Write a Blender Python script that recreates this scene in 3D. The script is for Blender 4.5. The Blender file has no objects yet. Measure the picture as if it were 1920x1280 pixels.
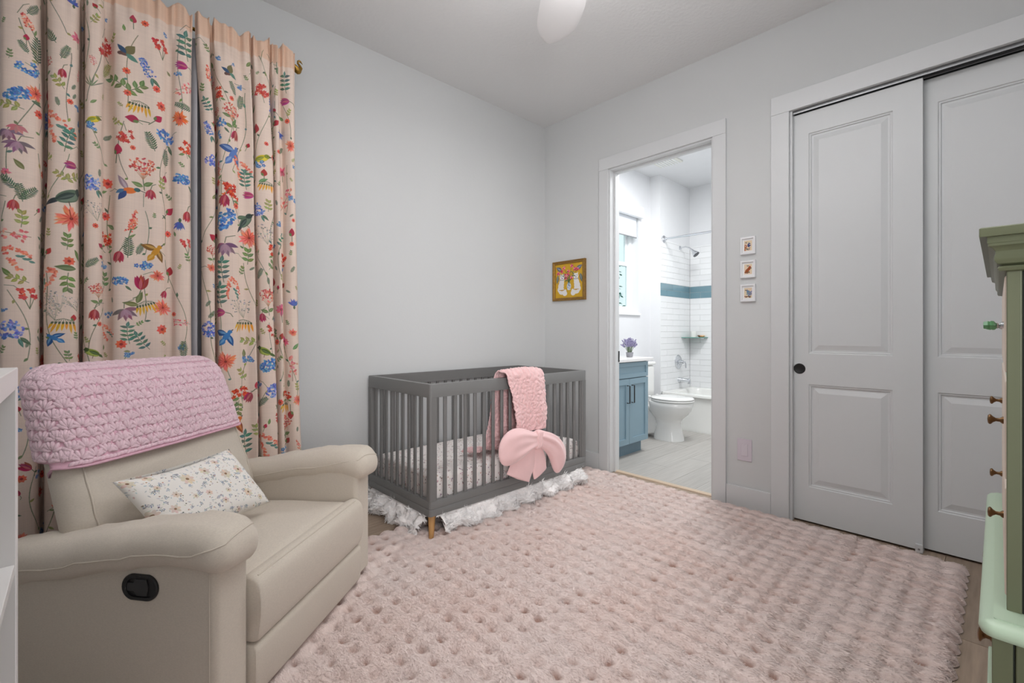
import bpy, bmesh, math, random
import numpy as np
from mathutils import Vector, Matrix

random.seed(4); RNG = np.random.default_rng(7)
PI = math.pi
SC = bpy.context.scene
COL = SC.collection

# ------------------------------------------------------------------ camera, world, light, exposure
cam_d = bpy.data.cameras.new('camera'); cam = bpy.data.objects.new('camera', cam_d); COL.objects.link(cam)
cam_d.sensor_width = 36.0; cam_d.lens = 861.7 / 1920 * 36.0
cam_d.shift_y = -(640 - 622.5) / 1920
cam_d.clip_start = 0.02; cam_d.clip_end = 100
cam.location = (0, 0, 1.13); cam.rotation_euler = (PI/2, 0, math.radians(46.59) - PI/2)
SC.camera = cam

world = bpy.data.worlds.new('world'); SC.world = world; world.use_nodes = True
wb = world.node_tree.nodes['Background']
wb.inputs[0].default_value = (0.95, 0.975, 1.0, 1); wb.inputs[1].default_value = 1.15

def area_light(name, loc, target, size, power, color=(1, 1, 1), size_y=None, spread=PI):
    l = bpy.data.lights.new(name, 'AREA'); l.energy = power; l.color = color; l.size = size; l.spread = spread
    if size_y: l.shape = 'RECTANGLE'; l.size_y = size_y
    o = bpy.data.objects.new(name, l); COL.objects.link(o); o.location = loc
    o.rotation_euler = (Vector(target) - Vector(loc)).to_track_quat('-Z', 'Y').to_euler()
    return o
def point_light(name, loc, r, power, color=(1, 1, 1)):
    l = bpy.data.lights.new(name, 'POINT'); l.energy = power; l.color = color; l.shadow_soft_size = r
    o = bpy.data.objects.new(name, l); COL.objects.link(o); o.location = loc
    return o

# the fan's lamp, the bathroom's ceiling lamp, and three added fill lights out of view
area_light('ceiling_fill_light', (1.0,0.6, 2.985), (1.0,0.6, 0), 1.6, 15, (1.0, 0.978, 0.985))  # added wide fill to even out the walls, not a room fitting
point_light('fan_lamp', (1.25, 1.01, 2.36), 0.12, 8, (1.0, 0.978, 0.985))
area_light('upward_fill_light', (1.25, 1.01, 2.66), (1.25, 1.01, 4), 0.3, 18, (1.0, 0.978, 0.985))  # added upward fill to lift the ceiling, not part of the fan
area_light('bathroom_lamp', (4.1, 1.75, 2.97), (4.1, 1.75, 0), 0.7, 42, (0.99, 1.0, 1.0))
area_light('corner_fill_light', (0.05, -0.75, 1.55), (3.0, 2.75, 1.35), 0.8, 9, (1.0, 0.978, 0.985), 1.7, math.radians(62))  # added fill behind the camera, narrowed and aimed at the far corner

vs = SC.view_settings
vs.view_transform = 'Standard'; vs.look = 'None'; vs.gamma = 1; vs.use_curve_mapping = False; vs.exposure = 0.12

# ------------------------------------------------------------------ helpers
def lin(c):
    c = np.asarray(c, float) / 255.0
    return tuple(np.where(c <= 0.04045, c / 12.92, ((c + 0.055) / 1.055) ** 2.4))

def mat(name, rgb, rough=0.5, metal=0.0, var=0.0, vscale=8.0, bump=0.0, bscale=60.0, stretch=(1, 1, 1), sheen=0.0, coat=0.0, objvar=0.0, spec=0.5, detail=4.0):
    m = bpy.data.materials.new(name); m.use_nodes = True
    nt = m.node_tree; b = nt.nodes['Principled BSDF']
    col = lin(rgb) + (1,)
    b.inputs['Base Color'].default_value = col; b.inputs['Roughness'].default_value = rough
    b.inputs['Metallic'].default_value = metal; b.inputs['Specular IOR Level'].default_value = spec
    if sheen: b.inputs['Sheen Weight'].default_value = sheen; b.inputs['Sheen Roughness'].default_value = 0.5
    if coat: b.inputs['Coat Weight'].default_value = coat
    tc = nt.nodes.new('ShaderNodeTexCoord'); mp = nt.nodes.new('ShaderNodeMapping')
    mp.inputs['Scale'].default_value = stretch
    nt.links.new(tc.outputs['Object'], mp.inputs[0])
    last = None
    if var or objvar:
        hsv = nt.nodes.new('ShaderNodeHueSaturation'); hsv.inputs['Color'].default_value = col
        if var:
            n = nt.nodes.new('ShaderNodeTexNoise'); n.inputs['Scale'].default_value = vscale; n.inputs['Detail'].default_value = detail
            nt.links.new(mp.outputs[0], n.inputs['Vector'])
            mr = nt.nodes.new('ShaderNodeMapRange'); mr.inputs[1].default_value = 0.25; mr.inputs[2].default_value = 0.75
            mr.inputs[3].default_value = 1 - var; mr.inputs[4].default_value = 1 + var
            nt.links.new(n.outputs[0], mr.inputs[0]); last = mr.outputs[0]
        if objvar:
            oi = nt.nodes.new('ShaderNodeObjectInfo'); m2 = nt.nodes.new('ShaderNodeMapRange')
            m2.inputs[3].default_value = 1 - objvar; m2.inputs[4].default_value = 1 + objvar
            nt.links.new(oi.outputs['Random'], m2.inputs[0])
            if last is None: last = m2.outputs[0]
            else:
                mu = nt.nodes.new('ShaderNodeMath'); mu.operation = 'MULTIPLY'
                nt.links.new(last, mu.inputs[0]); nt.links.new(m2.outputs[0], mu.inputs[1]); last = mu.outputs[0]
        nt.links.new(last, hsv.inputs['Value']); nt.links.new(hsv.outputs[0], b.inputs['Base Color'])
    if bump:
        n2 = nt.nodes.new('ShaderNodeTexNoise'); n2.inputs['Scale'].default_value = bscale; n2.inputs['Detail'].default_value = 5
        nt.links.new(mp.outputs[0], n2.inputs['Vector'])
        bp = nt.nodes.new('ShaderNodeBump'); bp.inputs['Strength'].default_value = bump; bp.inputs['Distance'].default_value = 0.004
        nt.links.new(n2.outputs[0], bp.inputs['Height']); nt.links.new(bp.outputs[0], b.inputs['Normal'])
    return m

def glass_mat(name, tint=(235, 245, 245)):
    m = bpy.data.materials.new(name); m.use_nodes = True; nt = m.node_tree
    nt.nodes.remove(nt.nodes['Principled BSDF'])
    tr = nt.nodes.new('ShaderNodeBsdfTransparent'); tr.inputs[0].default_value = lin(tint) + (1,)
    gl = nt.nodes.new('ShaderNodeBsdfGlossy'); gl.inputs['Roughness'].default_value = 0.02
    mx = nt.nodes.new('ShaderNodeMixShader'); mx.inputs[0].default_value = 0.05
    nt.links.new(tr.outputs[0], mx.inputs[1]); nt.links.new(gl.outputs[0], mx.inputs[2])
    nt.links.new(mx.outputs[0], nt.nodes['Material Output'].inputs['Surface'])
    return m

def print_mat(name, arr, rough=0.85, sheen=0.0, bump=0.0, bscale=300, alpha_trans=0.0):
    """a flat print: the picture is painted by this script into an image and laid on the object's own UV map"""
    h, w, _ = arr.shape
    im = bpy.data.images.new(name, w, h)
    px = np.ones((h, w, 4), np.float32); px[:, :, :3] = np.clip(arr, 0, 1)
    im.pixels.foreach_set(px.ravel()); im.update(); im.pack()
    m = bpy.data.materials.new(name); m.use_nodes = True; nt = m.node_tree; b = nt.nodes['Principled BSDF']
    uv = nt.nodes.new('ShaderNodeUVMap'); t = nt.nodes.new('ShaderNodeTexImage'); t.image = im; t.extension = 'EXTEND'
    nt.links.new(uv.outputs[0], t.inputs[0]); nt.links.new(t.outputs[0], b.inputs['Base Color'])
    b.inputs['Roughness'].default_value = rough; b.inputs['Specular IOR Level'].default_value = 0.2
    if sheen: b.inputs['Sheen Weight'].default_value = sheen
    if bump:
        tc = nt.nodes.new('ShaderNodeTexCoord'); n2 = nt.nodes.new('ShaderNodeTexNoise'); n2.inputs['Scale'].default_value = bscale
        nt.links.new(tc.outputs['Object'], n2.inputs['Vector'])
        bp = nt.nodes.new('ShaderNodeBump'); bp.inputs['Strength'].default_value = bump; bp.inputs['Distance'].default_value = 0.003
        nt.links.new(n2.outputs[0], bp.inputs['Height']); nt.links.new(bp.outputs[0], b.inputs['Normal'])
    return m

WM = {}   # world matrix of every parent
def setp(o, label=None, cat=None, group=None, kind=None):
    for k, v in (('label', label), ('category', cat), ('group', group), ('kind', kind)):
        if v: o[k] = v
    return o
def thing(name, label, cat, loc=(0, 0, 0), rz=0.0, group=None, kind=None):
    o = bpy.data.objects.new(name, None); o.empty_display_size = 0.1; COL.objects.link(o)
    o.location = loc; o.rotation_euler = (0, 0, rz)
    WM[o.name] = Matrix.Translation(loc) @ Matrix.Rotation(rz, 4, 'Z')
    return setp(o, label, cat, group, kind)
def copy_tree(o, loc=None, parent=None, label=None):
    c = o.copy(); COL.objects.link(c)
    if parent: c.parent = parent
    if loc is not None: c.location = loc
    if label: c['label'] = label
    for ch in list(o.children): copy_tree(ch, None, c)
    return c

class MB:
    def __init__(s): s.v = []; s.f = []; s.uv = None; s.mi = []
    def add(s, verts, faces):
        b = len(s.v); s.v.extend([tuple(p) for p in verts]); s.f.extend([tuple(b + i for i in f) for f in faces]); return b
    def box(s, x0, x1, y0, y1, z0, z1, M=None):
        p = [(x, y, z) for x in (x0, x1) for y in (y0, y1) for z in (z0, z1)]
        if M is not None: p = [tuple(M @ Vector(q)) for q in p]
        s.add(p, [(0, 1, 3, 2), (4, 6, 7, 5), (0, 4, 5, 1), (2, 3, 7, 6), (0, 2, 6, 4), (1, 5, 7, 3)]); return s
    def tube(s, pts, r, n=8, cap=True):
        pts = [Vector(p) for p in pts]; m = len(pts)
        rs = r if isinstance(r, (list, tuple, np.ndarray)) else [r] * m
        up = Vector((0, 0, 1)); rings = []; prev = None
        for i in range(m):
            d = (pts[min(i + 1, m - 1)] - pts[max(i - 1, 0)])
            d = d.normalized() if d.length > 1e-9 else Vector((0, 0, 1))
            if prev is None:
                a = up if abs(d.z) < 0.9 else Vector((1, 0, 0)); u = d.cross(a).normalized()
            else:
                u = (prev - d * prev.dot(d)); u = u.normalized() if u.length > 1e-6 else d.cross(up).normalized()
            prev = u; w = d.cross(u)
            rings.append([pts[i] + (u * math.cos(2*PI*k/n) + w * math.sin(2*PI*k/n)) * rs[i] for k in range(n)])
        b = s.add([p for r_ in rings for p in r_], [(i*n + k, i*n + (k+1) % n, (i+1)*n + (k+1) % n, (i+1)*n + k) for i in range(m-1) for k in range(n)])
        if cap: s.f.append(tuple(b + k for k in reversed(range(n)))); s.f.append(tuple(b + (m-1)*n + k for k in range(n)))
        return s
    def lathe(s, prof, M=None, n=20, sx=1.0, sy=1.0):
        """prof: (radius, height) from bottom to top round the z axis, then moved by M"""
        vs_ = [Vector((r*math.cos(2*PI*k/n)*sx, r*math.sin(2*PI*k/n)*sy, h)) for r, h in prof for k in range(n)]
        if M is not None: vs_ = [M @ p for p in vs_]
        m = len(prof)
        b = s.add(vs_, [(i*n + k, i*n + (k+1) % n, (i+1)*n + (k+1) % n, (i+1)*n + k) for i in range(m-1) for k in range(n)])
        if prof[0][0] > 1e-5: s.f.append(tuple(b + k for k in reversed(range(n))))
        if prof[-1][0] > 1e-5: s.f.append(tuple(b + (m-1)*n + k for k in range(n)))
        return s
    def prism(s, poly, axis, a0, a1):
        """poly in the two other axes (cyclic order), extruded along axis"""
        def P(p, a): return {'x': (a, p[0], p[1]), 'y': (p[0], a, p[1]), 'z': (p[0], p[1], a)}[axis]
        n = len(poly)
        s.add([P(p, a0) for p in poly] + [P(p, a1) for p in poly],
              [(i, (i+1) % n, n + (i+1) % n, n + i) for i in range(n)] + [tuple(reversed(range(n))), tuple(range(n, 2*n))]); return s
    def loft(s, rings, closed=True, caps=True):
        n = len(rings[0]); m = len(rings)
        kk = n if closed else n - 1
        b = s.add([p for r in rings for p in r], [(i*n + k, i*n + (k+1) % n, (i+1)*n + (k+1) % n, (i+1)*n + k) for i in range(m-1) for k in range(kk)])
        if caps and closed: s.f.append(tuple(b + k for k in reversed(range(n)))); s.f.append(tuple(b + (m-1)*n + k for k in range(n)))
        return s
    def ball(s, c, rx, ry, rz, M=None, nu=8, nv=5):
        c = Vector(c); vs_ = []
        R = M if M is not None else Matrix.Identity(3)
        for j in range(nv + 1):
            t = PI * j / nv
            for i in range(nu):
                a = 2*PI*i/nu
                vs_.append(c + R @ Vector((rx*math.sin(t)*math.cos(a), ry*math.sin(t)*math.sin(a), rz*math.cos(t))))
        s.add(vs_, [(j*nu + i, (j+1)*nu + i, (j+1)*nu + (i+1) % nu, j*nu + (i+1) % nu) for j in range(nv) for i in range(nu)]); return s
    def build(s, name, m, parent=None, bevel=0.0, smooth=40, local=False, uv=None, sub=0, solid=0.0, segs=2, attr=None, wn=False):
        me = bpy.data.meshes.new(name); V = np.array(s.v, float)
        if parent is not None and not local:
            iw = np.array(WM[parent.name].inverted()); V = V @ iw[:3, :3].T + iw[:3, 3]
        org = None
        if parent is None:
            lo, hi = V.min(0), V.max(0); org = np.array([(lo[0]+hi[0])/2, (lo[1]+hi[1])/2, lo[2]]); V = V - org
        me.from_pydata(V.tolist(), [], s.f); me.validate(clean_customdata=False)
        if uv is not None:
            l = me.uv_layers.new(name='UVMap'); idx = np.empty(len(me.loops), np.int32); me.loops.foreach_get('vertex_index', idx)
            l.data.foreach_set('uv', np.asarray(uv, np.float32)[idx].ravel())
        if attr is not None:
            a = me.attributes.new('tint', 'FLOAT', 'POINT'); a.data.foreach_set('value', np.asarray(attr, np.float32))
        bm = bmesh.new(); bm.from_mesh(me); bmesh.ops.recalc_face_normals(bm, faces=bm.faces); bm.to_mesh(me); bm.free()
        me.materials.append(m)
        if smooth:
            me.polygons.foreach_set('use_smooth', np.ones(len(me.polygons), bool))
            if smooth < 180: me.set_sharp_from_angle(angle=math.radians(smooth))
        o = bpy.data.objects.new(name, me); COL.objects.link(o)
        if parent is not None:
            o.parent = parent; WM[o.name] = WM[parent.name]
        else:
            o.location = org; WM[o.name] = Matrix.Translation(org)
        if solid:
            md = o.modifiers.new('solid', 'SOLIDIFY'); md.thickness = solid; md.offset = 0
        if sub:
            md = o.modifiers.new('sub', 'SUBSURF'); md.levels = sub; md.render_levels = sub
        if bevel:
            md = o.modifiers.new('bevel', 'BEVEL'); md.width = bevel; md.segments = segs; md.limit_method = 'ANGLE'; md.angle_limit = math.radians(35); md.harden_normals = True
        return o

def rbox(x0, x1, y0, y1, z0, z1, r, n=(6, 6, 6), deform=None, k=4):
    """a rounded box as one closed quad mesh; deform moves each point"""
    def ax(a, b, nn):
        rr = min(r, (b - a)/2*0.999)
        e = [rr * math.tan(PI/4 * i / k) for i in range(k + 1)]     # offsets giving even angles
        e = [rr - q for q in reversed(e)]
        mid = [a + rr + (b - a - 2*rr) * i / nn for i in range(1, nn)]
        return [a + q for q in e] + mid + [b - q for q in reversed(e)], rr
    (X, rx), (Y, ry), (Z, rz) = ax(x0, x1, n[0]), ax(y0, y1, n[1]), ax(z0, z1, n[2])
    NX, NY, NZ = len(X) - 1, len(Y) - 1, len(Z) - 1
    idx = {}; V = []; F = []
    rr = np.array([rx, ry, rz]); lo = np.array([x0, y0, z0]) + rr; hi = np.array([x1, y1, z1]) - rr
    def vid(i, j, l):
        key = (i, j, l)
        if key not in idx:
            p = np.array([X[i], Y[j], Z[l]]); c = np.clip(p, lo, hi); d = (p - c) / rr
            L = np.linalg.norm(d); q = c + (d / L) * rr if L > 1e-9 else p
            if deform: q = deform(*q)
            idx[key] = len(V); V.append(tuple(q))
        return idx[key]
    for i in range(NX):
        for j in range(NY):
            F.append((vid(i, j, 0), vid(i, j+1, 0), vid(i+1, j+1, 0), vid(i+1, j, 0)))
            F.append((vid(i, j, NZ), vid(i+1, j, NZ), vid(i+1, j+1, NZ), vid(i, j+1, NZ)))
    for i in range(NX):
        for l in range(NZ):
            F.append((vid(i, 0, l), vid(i+1, 0, l), vid(i+1, 0, l+1), vid(i, 0, l+1)))
            F.append((vid(i, NY, l), vid(i, NY, l+1), vid(i+1, NY, l+1), vid(i+1, NY, l)))
    for j in range(NY):
        for l in range(NZ):
            F.append((vid(0, j, l), vid(0, j, l+1), vid(0, j+1, l+1), vid(0, j+1, l)))
            F.append((vid(NX, j, l), vid(NX, j+1, l), vid(NX, j+1, l+1), vid(NX, j, l+1)))
    m = MB(); m.v = V; m.f = F
    return m

def grid_mb(P):
    """P: (nu, nv, 3) array of points"""
    nu, nv, _ = P.shape; m = MB(); m.v = P.reshape(-1, 3).tolist()
    i, j = np.meshgrid(np.arange(nu - 1), np.arange(nv - 1), indexing='ij'); a = (i*nv + j).ravel()
    m.f = np.stack([a, a + nv, a + nv + 1, a + 1], 1).tolist()
    return m

def vnoise(shape, cells, seed=0):
    """smooth value noise in 0..1 on a grid of that shape with cells=(cx, cy) cells"""
    r = np.random.default_rng(seed); cx, cy = int(cells[0]) + 2, int(cells[1]) + 2
    g = r.random((cx + 1, cy + 1))
    u = np.linspace(0, cells[0], shape[0]); v = np.linspace(0, cells[1], shape[1])
    iu, iv = u.astype(int), v.astype(int); fu, fv = u - iu, v - iv
    fu = fu*fu*(3 - 2*fu); fv = fv*fv*(3 - 2*fv)
    A = g[np.ix_(iu, iv)]; B = g[np.ix_(iu+1, iv)]; C_ = g[np.ix_(iu, iv+1)]; D = g[np.ix_(iu+1, iv+1)]
    fu = fu[:, None]; fv = fv[None, :]
    return (A*(1-fu) + B*fu)*(1-fv) + (C_*(1-fu) + D*fu)*fv
def sstep(a, b, x):
    t = np.clip((x - a)/(b - a), 0, 1); return t*t*(3 - 2*t)
def catmull(pts, per=8):
    P = [np.array(p, float) for p in pts]; P = [2*P[0] - P[1]] + P + [2*P[-1] - P[-2]]; out = []
    for i in range(1, len(P) - 2):
        for k in range(per):
            t = k/per; a, b, c, d = P[i-1], P[i], P[i+1], P[i+2]
            out.append(0.5*((2*b) + (-a + c)*t + (2*a - 5*b + 4*c - d)*t*t + (-a + 3*b - 3*c + d)*t**3))
    out.append(P[-2]); return np.array(out)

# ------------------------------------------------------------------ flat prints, painted by code
class Canvas:
    def __init__(s, w, h, R, base):
        s.W, s.H, s.R = int(w*R), int(h*R), R
        s.a = np.empty((s.H, s.W, 3), np.float32); s.a[:] = np.array(base)/255.0
    def _win(s, x0, x1, y0, y1):
        i0, i1 = max(0, int(x0) - 1), min(s.W, int(x1) + 2); j0, j1 = max(0, int(y0) - 1), min(s.H, int(y1) + 2)
        return i0, i1, j0, j1
    def _blend(s, w, al, c):
        i0, i1, j0, j1 = w; v = s.a[j0:j1, i0:i1]; v += al[..., None]*(np.array(c, np.float32)/255.0 - v)
    def ell(s, x, y, a, b, rot, c, al=1.0):
        x, y, a, b = x*s.R, y*s.R, max(a*s.R, .6), max(b*s.R, .6); m = max(a, b)
        w = s._win(x - m, x + m, y - m, y + m); i0, i1, j0, j1 = w
        if i1 <= i0 or j1 <= j0: return
        X, Y = np.meshgrid(np.arange(i0, i1) + .5 - x, np.arange(j0, j1) + .5 - y)
        cr, sr = math.cos(rot), math.sin(rot); U, V = X*cr + Y*sr, -X*sr + Y*cr
        d = (np.sqrt((U/a)**2 + (V/b)**2) - 1)*min(a, b)
        s._blend(w, np.clip(.5 - d, 0, 1)*al, c)
    def petal(s, x, y, L, wd, rot, c, al=1.0):
        """a leaf or petal with its base at x, y pointing along rot, pointed at the tip"""
        x, y, L, wd = x*s.R, y*s.R, max(L*s.R, 1.2), max(wd*s.R, .7)
        cr, sr = math.cos(rot), math.sin(rot); cx, cy = x + cr*L/2, y + sr*L/2; m = L/2 + wd
        w = s._win(cx - m, cx + m, cy - m, cy + m); i0, i1, j0, j1 = w
        if i1 <= i0 or j1 <= j0: return
        X, Y = np.meshgrid(np.arange(i0, i1) + .5 - x, np.arange(j0, j1) + .5 - y)
        U, V = X*cr + Y*sr, -X*sr + Y*cr
        t = np.clip(U/L, 0, 1); prof = wd*0.5*np.sin(PI*t**.8)
        d = np.maximum(np.abs(V) - prof, np.maximum(-U, U - L))
        s._blend(w, np.clip(.5 - d, 0, 1)*al, c)
    def line(s, pts, wd, c, al=1.0):
        wd = max(wd*s.R, .9)/2
        for (xa, ya), (xb, yb) in zip(pts[:-1], pts[1:]):
            xa, ya, xb, yb = xa*s.R, ya*s.R, xb*s.R, yb*s.R
            w = s._win(min(xa, xb) - wd, max(xa, xb) + wd, min(ya, yb) - wd, max(ya, yb) + wd); i0, i1, j0, j1 = w
            if i1 <= i0 or j1 <= j0: continue
            X, Y = np.meshgrid(np.arange(i0, i1) + .5, np.arange(j0, j1) + .5)
            dx, dy = xb - xa, yb - ya; L2 = dx*dx + dy*dy + 1e-9
            t = np.clip(((X - xa)*dx + (Y - ya)*dy)/L2, 0, 1)
            d = np.hypot(X - xa - t*dx, Y - ya - t*dy) - wd
            s._blend(w, np.clip(.5 - d, 0, 1)*al, c)

GREEN, DGREEN, OLIVE, TEAL = (100, 126, 76), (72, 98, 76), (146, 150, 84), (74, 120, 110)
STEM = (96, 108, 84); CORAL, RED, PINK, MAG = (232, 122, 98), (196, 52, 44), (226, 112, 134), (158, 52, 92)
BLUE, LBLUE, VIOL, GOLD, YEL = (58, 104, 178), (92, 150, 208), (88, 108, 190), (228, 156, 40), (206, 186, 44)
def jit(c, a=14):
    return tuple(float(np.clip(q + random.uniform(-a, a), 0, 255)) for q in c)

def motif(cv, kind, x, y, s, rot):
    r0 = math.radians(rot); cr, sr = math.cos(r0), math.sin(r0)
    def T(dx, dy): return x + (dx*cr - dy*sr)*s, y + (dx*sr + dy*cr)*s
    def E(dx, dy, a, b, r, c, al=1.0): p = T(dx, dy); cv.ell(p[0], p[1], a*s, b*s, math.radians(r) + r0, c, al)
    def L(dx, dy, l, w, r, c, al=1.0): p = T(dx, dy); cv.petal(p[0], p[1], l*s, w*s, math.radians(r) + r0, c, al)
    def N(pts, w, c, al=1.0): cv.line([T(*p) for p in pts], w*s, c, al)
    def leaf(dx, dy, l, w, r, c):
        L(dx, dy, l, w, r, c); L(dx, dy, l*.9, w*.35, r + 4, tuple(min(255, q + 34) for q in c), .7)
    def cluster(n, rad, sx, sy, cols, size, ox=0, oy=0):
        for _ in range(n):
            a = random.uniform(0, 2*PI); q = rad*math.sqrt(random.random())
            E(ox + q*math.cos(a)*sx, oy + q*math.sin(a)*sy, size*random.uniform(.7, 1.2), size*.6, random.uniform(0, 180), jit(random.choice(cols), 16))
    if kind in ('fern', 'olivefern'):
        c = DGREEN if kind == 'fern' else OLIVE
        N([(0, -.5), (.03, 0), (.0, .5)], .03, c)
        for i in range(9):
            t = -.4 + i*.1; l = .32*(1 - abs(t + .1)*.9)
            for sd in (0, 1): L(.02, t, l, .065, 35 if sd == 0 else 145, jit(c, 10))
    elif kind == 'lupine':
        N([(0, -.75), (0, 0)], .03, STEM)
        for i in range(46):
            t = random.random(); w = .2*(1 - t)**.6
            E(random.uniform(-w, w), -.35 + t*.85, .045, .03, random.uniform(0, 180), jit(random.choice([CORAL, (206, 70, 66), (240, 150, 126)]), 10))
        leaf(0, -.6, .35, .1, 50, GREEN)
    elif kind == 'hyacinth':
        for i in range(60):
            t = random.random(); E(random.uniform(-.22, .22)*(1 - t*.4), -.45 + t*.95, .05, .035, random.uniform(0, 180), jit(random.choice([BLUE, VIOL, (130, 150, 214)]), 14))
        leaf(0, -.5, .55, .16, -70, DGREEN); leaf(0, -.5, .45, .14, -110, TEAL)
    elif kind == 'bud':
        N([(0, -1.2), (0, 0)], .08, STEM); L(0, -.4, 1.0, .7, 90, jit((176, 48, 62))); L(-.1, -.4, .5, .3, 110, GREEN)
    elif kind == 'bluesmall':
        for _ in range(9):
            ox, oy = random.uniform(-.4, .4), random.uniform(-.28, .28)
            for k in range(5): E(ox + .08*math.cos(k*1.257), oy + .08*math.sin(k*1.257), .07, .05, k*72, jit(random.choice([BLUE, LBLUE]), 14))
            E(ox, oy, .03, .03, 0, (230, 220, 150))
    elif kind in ('carnation', 'carnorange'):
        base = (236, 128, 104) if kind == 'carnation' else (232, 104, 56)
        for i in range(34):
            a = random.uniform(0, 360); l = random.uniform(.3, .52)
            L(0, 0, l, .13, a, jit(base, 18), .9)
        for i in range(12): L(0, 0, .3, .05, i*30 + 10, (206, 74, 62), .8)
        E(0, 0, .05, .05, 0, (120, 40, 40)); N([(0, 0), (-.05, .3)], .03, (150, 60, 40))
    elif kind in ('lilac', 'hydrangea'):
        cols = [BLUE, LBLUE, (70, 120, 190)] if kind == 'lilac' else [(72, 100, 186), (120, 140, 214), (88, 110, 200), (150, 166, 226)]
        cluster(70, .5, 1.0 if kind == 'hydrangea' else 1.0, .85 if kind == 'hydrangea' else .62, cols, .075)
        leaf(.35, -.35, .5, .16, -45, DGREEN)
        if kind == 'hydrangea': leaf(.3, -.4, .45, .14, -70, TEAL)
    elif kind in ('olive', 'sprig'):
        c = OLIVE if kind == 'olive' else GREEN
        N([(0, -.5), (.05, 0), (0, .45)], .03, STEM)
        for i, (t, a) in enumerate([(-.3, 30), (-.25, 150), (0, 35), (.05, 145), (.25, 60), (.3, 120)]): leaf(.02, t, .36, .2, a, jit(c, 12))
    elif kind == 'leaf':
        leaf(0, -.5, 1.0, .38, 90, jit(GREEN, 14))
    elif kind == 'umbel':
        for a in range(30, 160, 18): N([(0, -.45), (.4*math.cos(math.radians(a)), -.1 + .4*math.sin(math.radians(a)))], .02, (170, 120, 90), .7)
        for _ in range(60):
            a = random.uniform(0, 2*PI); q = .46*math.sqrt(random.random())
            E(q*math.cos(a), .1 + q*.75*math.sin(a), .05, .03, random.uniform(0, 180), jit(random.choice([(206, 84, 74), (226, 134, 110), (180, 60, 62)]), 14))
        N([(0, -.45), (.05, -.9)], .03, STEM); leaf(0, -.75, .4, .18, 160, GREEN); leaf(.02, -.7, .36, .18, 30, GREEN)
    elif kind in ('tulip', 'magbell', 'columbred'):
        c = {'tulip': (172, 50, 72), 'magbell': (170, 58, 112), 'columbred': (164, 40, 62)}[kind]
        for a in (66, 78, 90, 102, 114): L(0, -.42, .92 - abs(a - 90)*.004, .30, a + random.uniform(-4, 4), jit(c, 24), .95)
        for a in (74, 96, 106): L(0, -.38, .75, .05, a, jit(tuple(q*.75 for q in c), 10), .7)
        L(-.02, -.4, .7, .16, 88, (206, 120, 120), .7); N([(0, -.45), (-.1, -.8), (-.35, -.95)], .05, STEM)
    elif kind == 'cornflower':
        for i in range(16): L(0, -.2, random.uniform(.5, .8), .14, random.uniform(25, 155), jit((74, 92, 172), 16))
        L(0, -.5, .4, .2, 90, DGREEN)
    elif kind == 'pinkcarn':
        for i in range(18): L(0, 0, random.uniform(.3, .55), .2, random.uniform(0, 360), jit(PINK, 16))
        E(0, 0, .1, .1, 0, (190, 60, 90)); N([(0, 0), (.05, -.9)], .04, STEM)
    elif kind == 'pinkspray':
        N([(-.1, -.6), (0, 0), (.08, .5)], .02, (130, 100, 80))
        for i in range(22): t = random.uniform(-.45, .5); L(t*.15 + random.uniform(-.2, .2), t, .16, .09, random.uniform(0, 360), jit(random.choice([(220, 112, 112), (232, 150, 146)]), 14))
    elif kind in ('redspray', 'redphlox', 'redcarn'):
        cols = {'redspray': [(186, 50, 50), (206, 80, 70)], 'redphlox': [(206, 58, 34), (226, 86, 50), (184, 40, 34)], 'redcarn': [(198, 56, 52), (216, 84, 76)]}[kind]
        if kind == 'redcarn':
            for ox, oy in ((-.25, .25), (.15, .3), (-.15, -.05), (.3, -.02)):
                N([(ox, oy), (.1, -.7)], .03, STEM)
                for k in range(9): L(ox, oy, .2, .13, random.uniform(0, 360), jit(random.choice(cols), 12))
        else:
            for _ in range(16):
                ox, oy = random.uniform(-.4, .4), random.uniform(-.4, .4)
                for k in range(5): L(ox, oy, .15, .08, k*72 + random.uniform(0, 60), jit(random.choice(cols), 12))
            N([(0, -.3), (.1, -.7)], .03, STEM)
            if kind == 'redphlox': leaf(-.1, -.45, .35, .16, 200, GREEN); leaf(.1, -.45, .35, .16, -20, GREEN)
    elif kind == 'grass':
        for a in (60, 80, 100, 120, 40, 140): L(0, -.5, random.uniform(.6, 1.0), .06, a, jit((120, 136, 108), 10))
    elif kind == 'arch':
        for i in range(60):
            t = random.random(); ox = -.45 + t*.9; oy = .45 - t*t*.6 + random.uniform(-.09, .09)
            if i % 2: ox, oy = -.42 + t*.35 + random.uniform(-.08, .08), .4 - t*.85
            E(ox, oy, .05, .035, random.uniform(0, 180), jit(random.choice([(232, 124, 98), (240, 150, 124), (222, 104, 84)]), 10))
        for i in range(5): leaf(-.1 + i*.08, .1 - i*.06, .2, .09, -20 + 30*(i % 2), TEAL)
    elif kind == 'teal':
        N([(.1, -.55), (0, 0), (.0, .4)], .025, STEM)
        for i in range(4):
            for sd in (0, 1): leaf(.02, -.35 + i*.22, .32, .13, 20 if sd == 0 else 165, jit((66, 110, 98), 14))
        leaf(0, .35, .3, .15, 80, TEAL)
    elif kind == 'coralsmall':
        for k in range(8): L(0, 0, .5, .34, k*45, jit((228, 96, 76), 14))
        E(0, 0, .14, .14, 0, (150, 50, 50))
    elif kind == 'pinkcol':
        for a in (200, 230, 260, 290, 320): L(0, .2, .7, .28, a, jit((196, 120, 132), 12))
    elif kind == 'columbine':
        for a in (195, 222, 250, 278, 306, 340): L(0, .2, .62, .19, a + random.uniform(-6, 6), jit((128, 92, 116), 18))
        for a in (235, 265, 292): L(0, .2, .5, .16, a, (176, 140, 160), .8)
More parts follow.
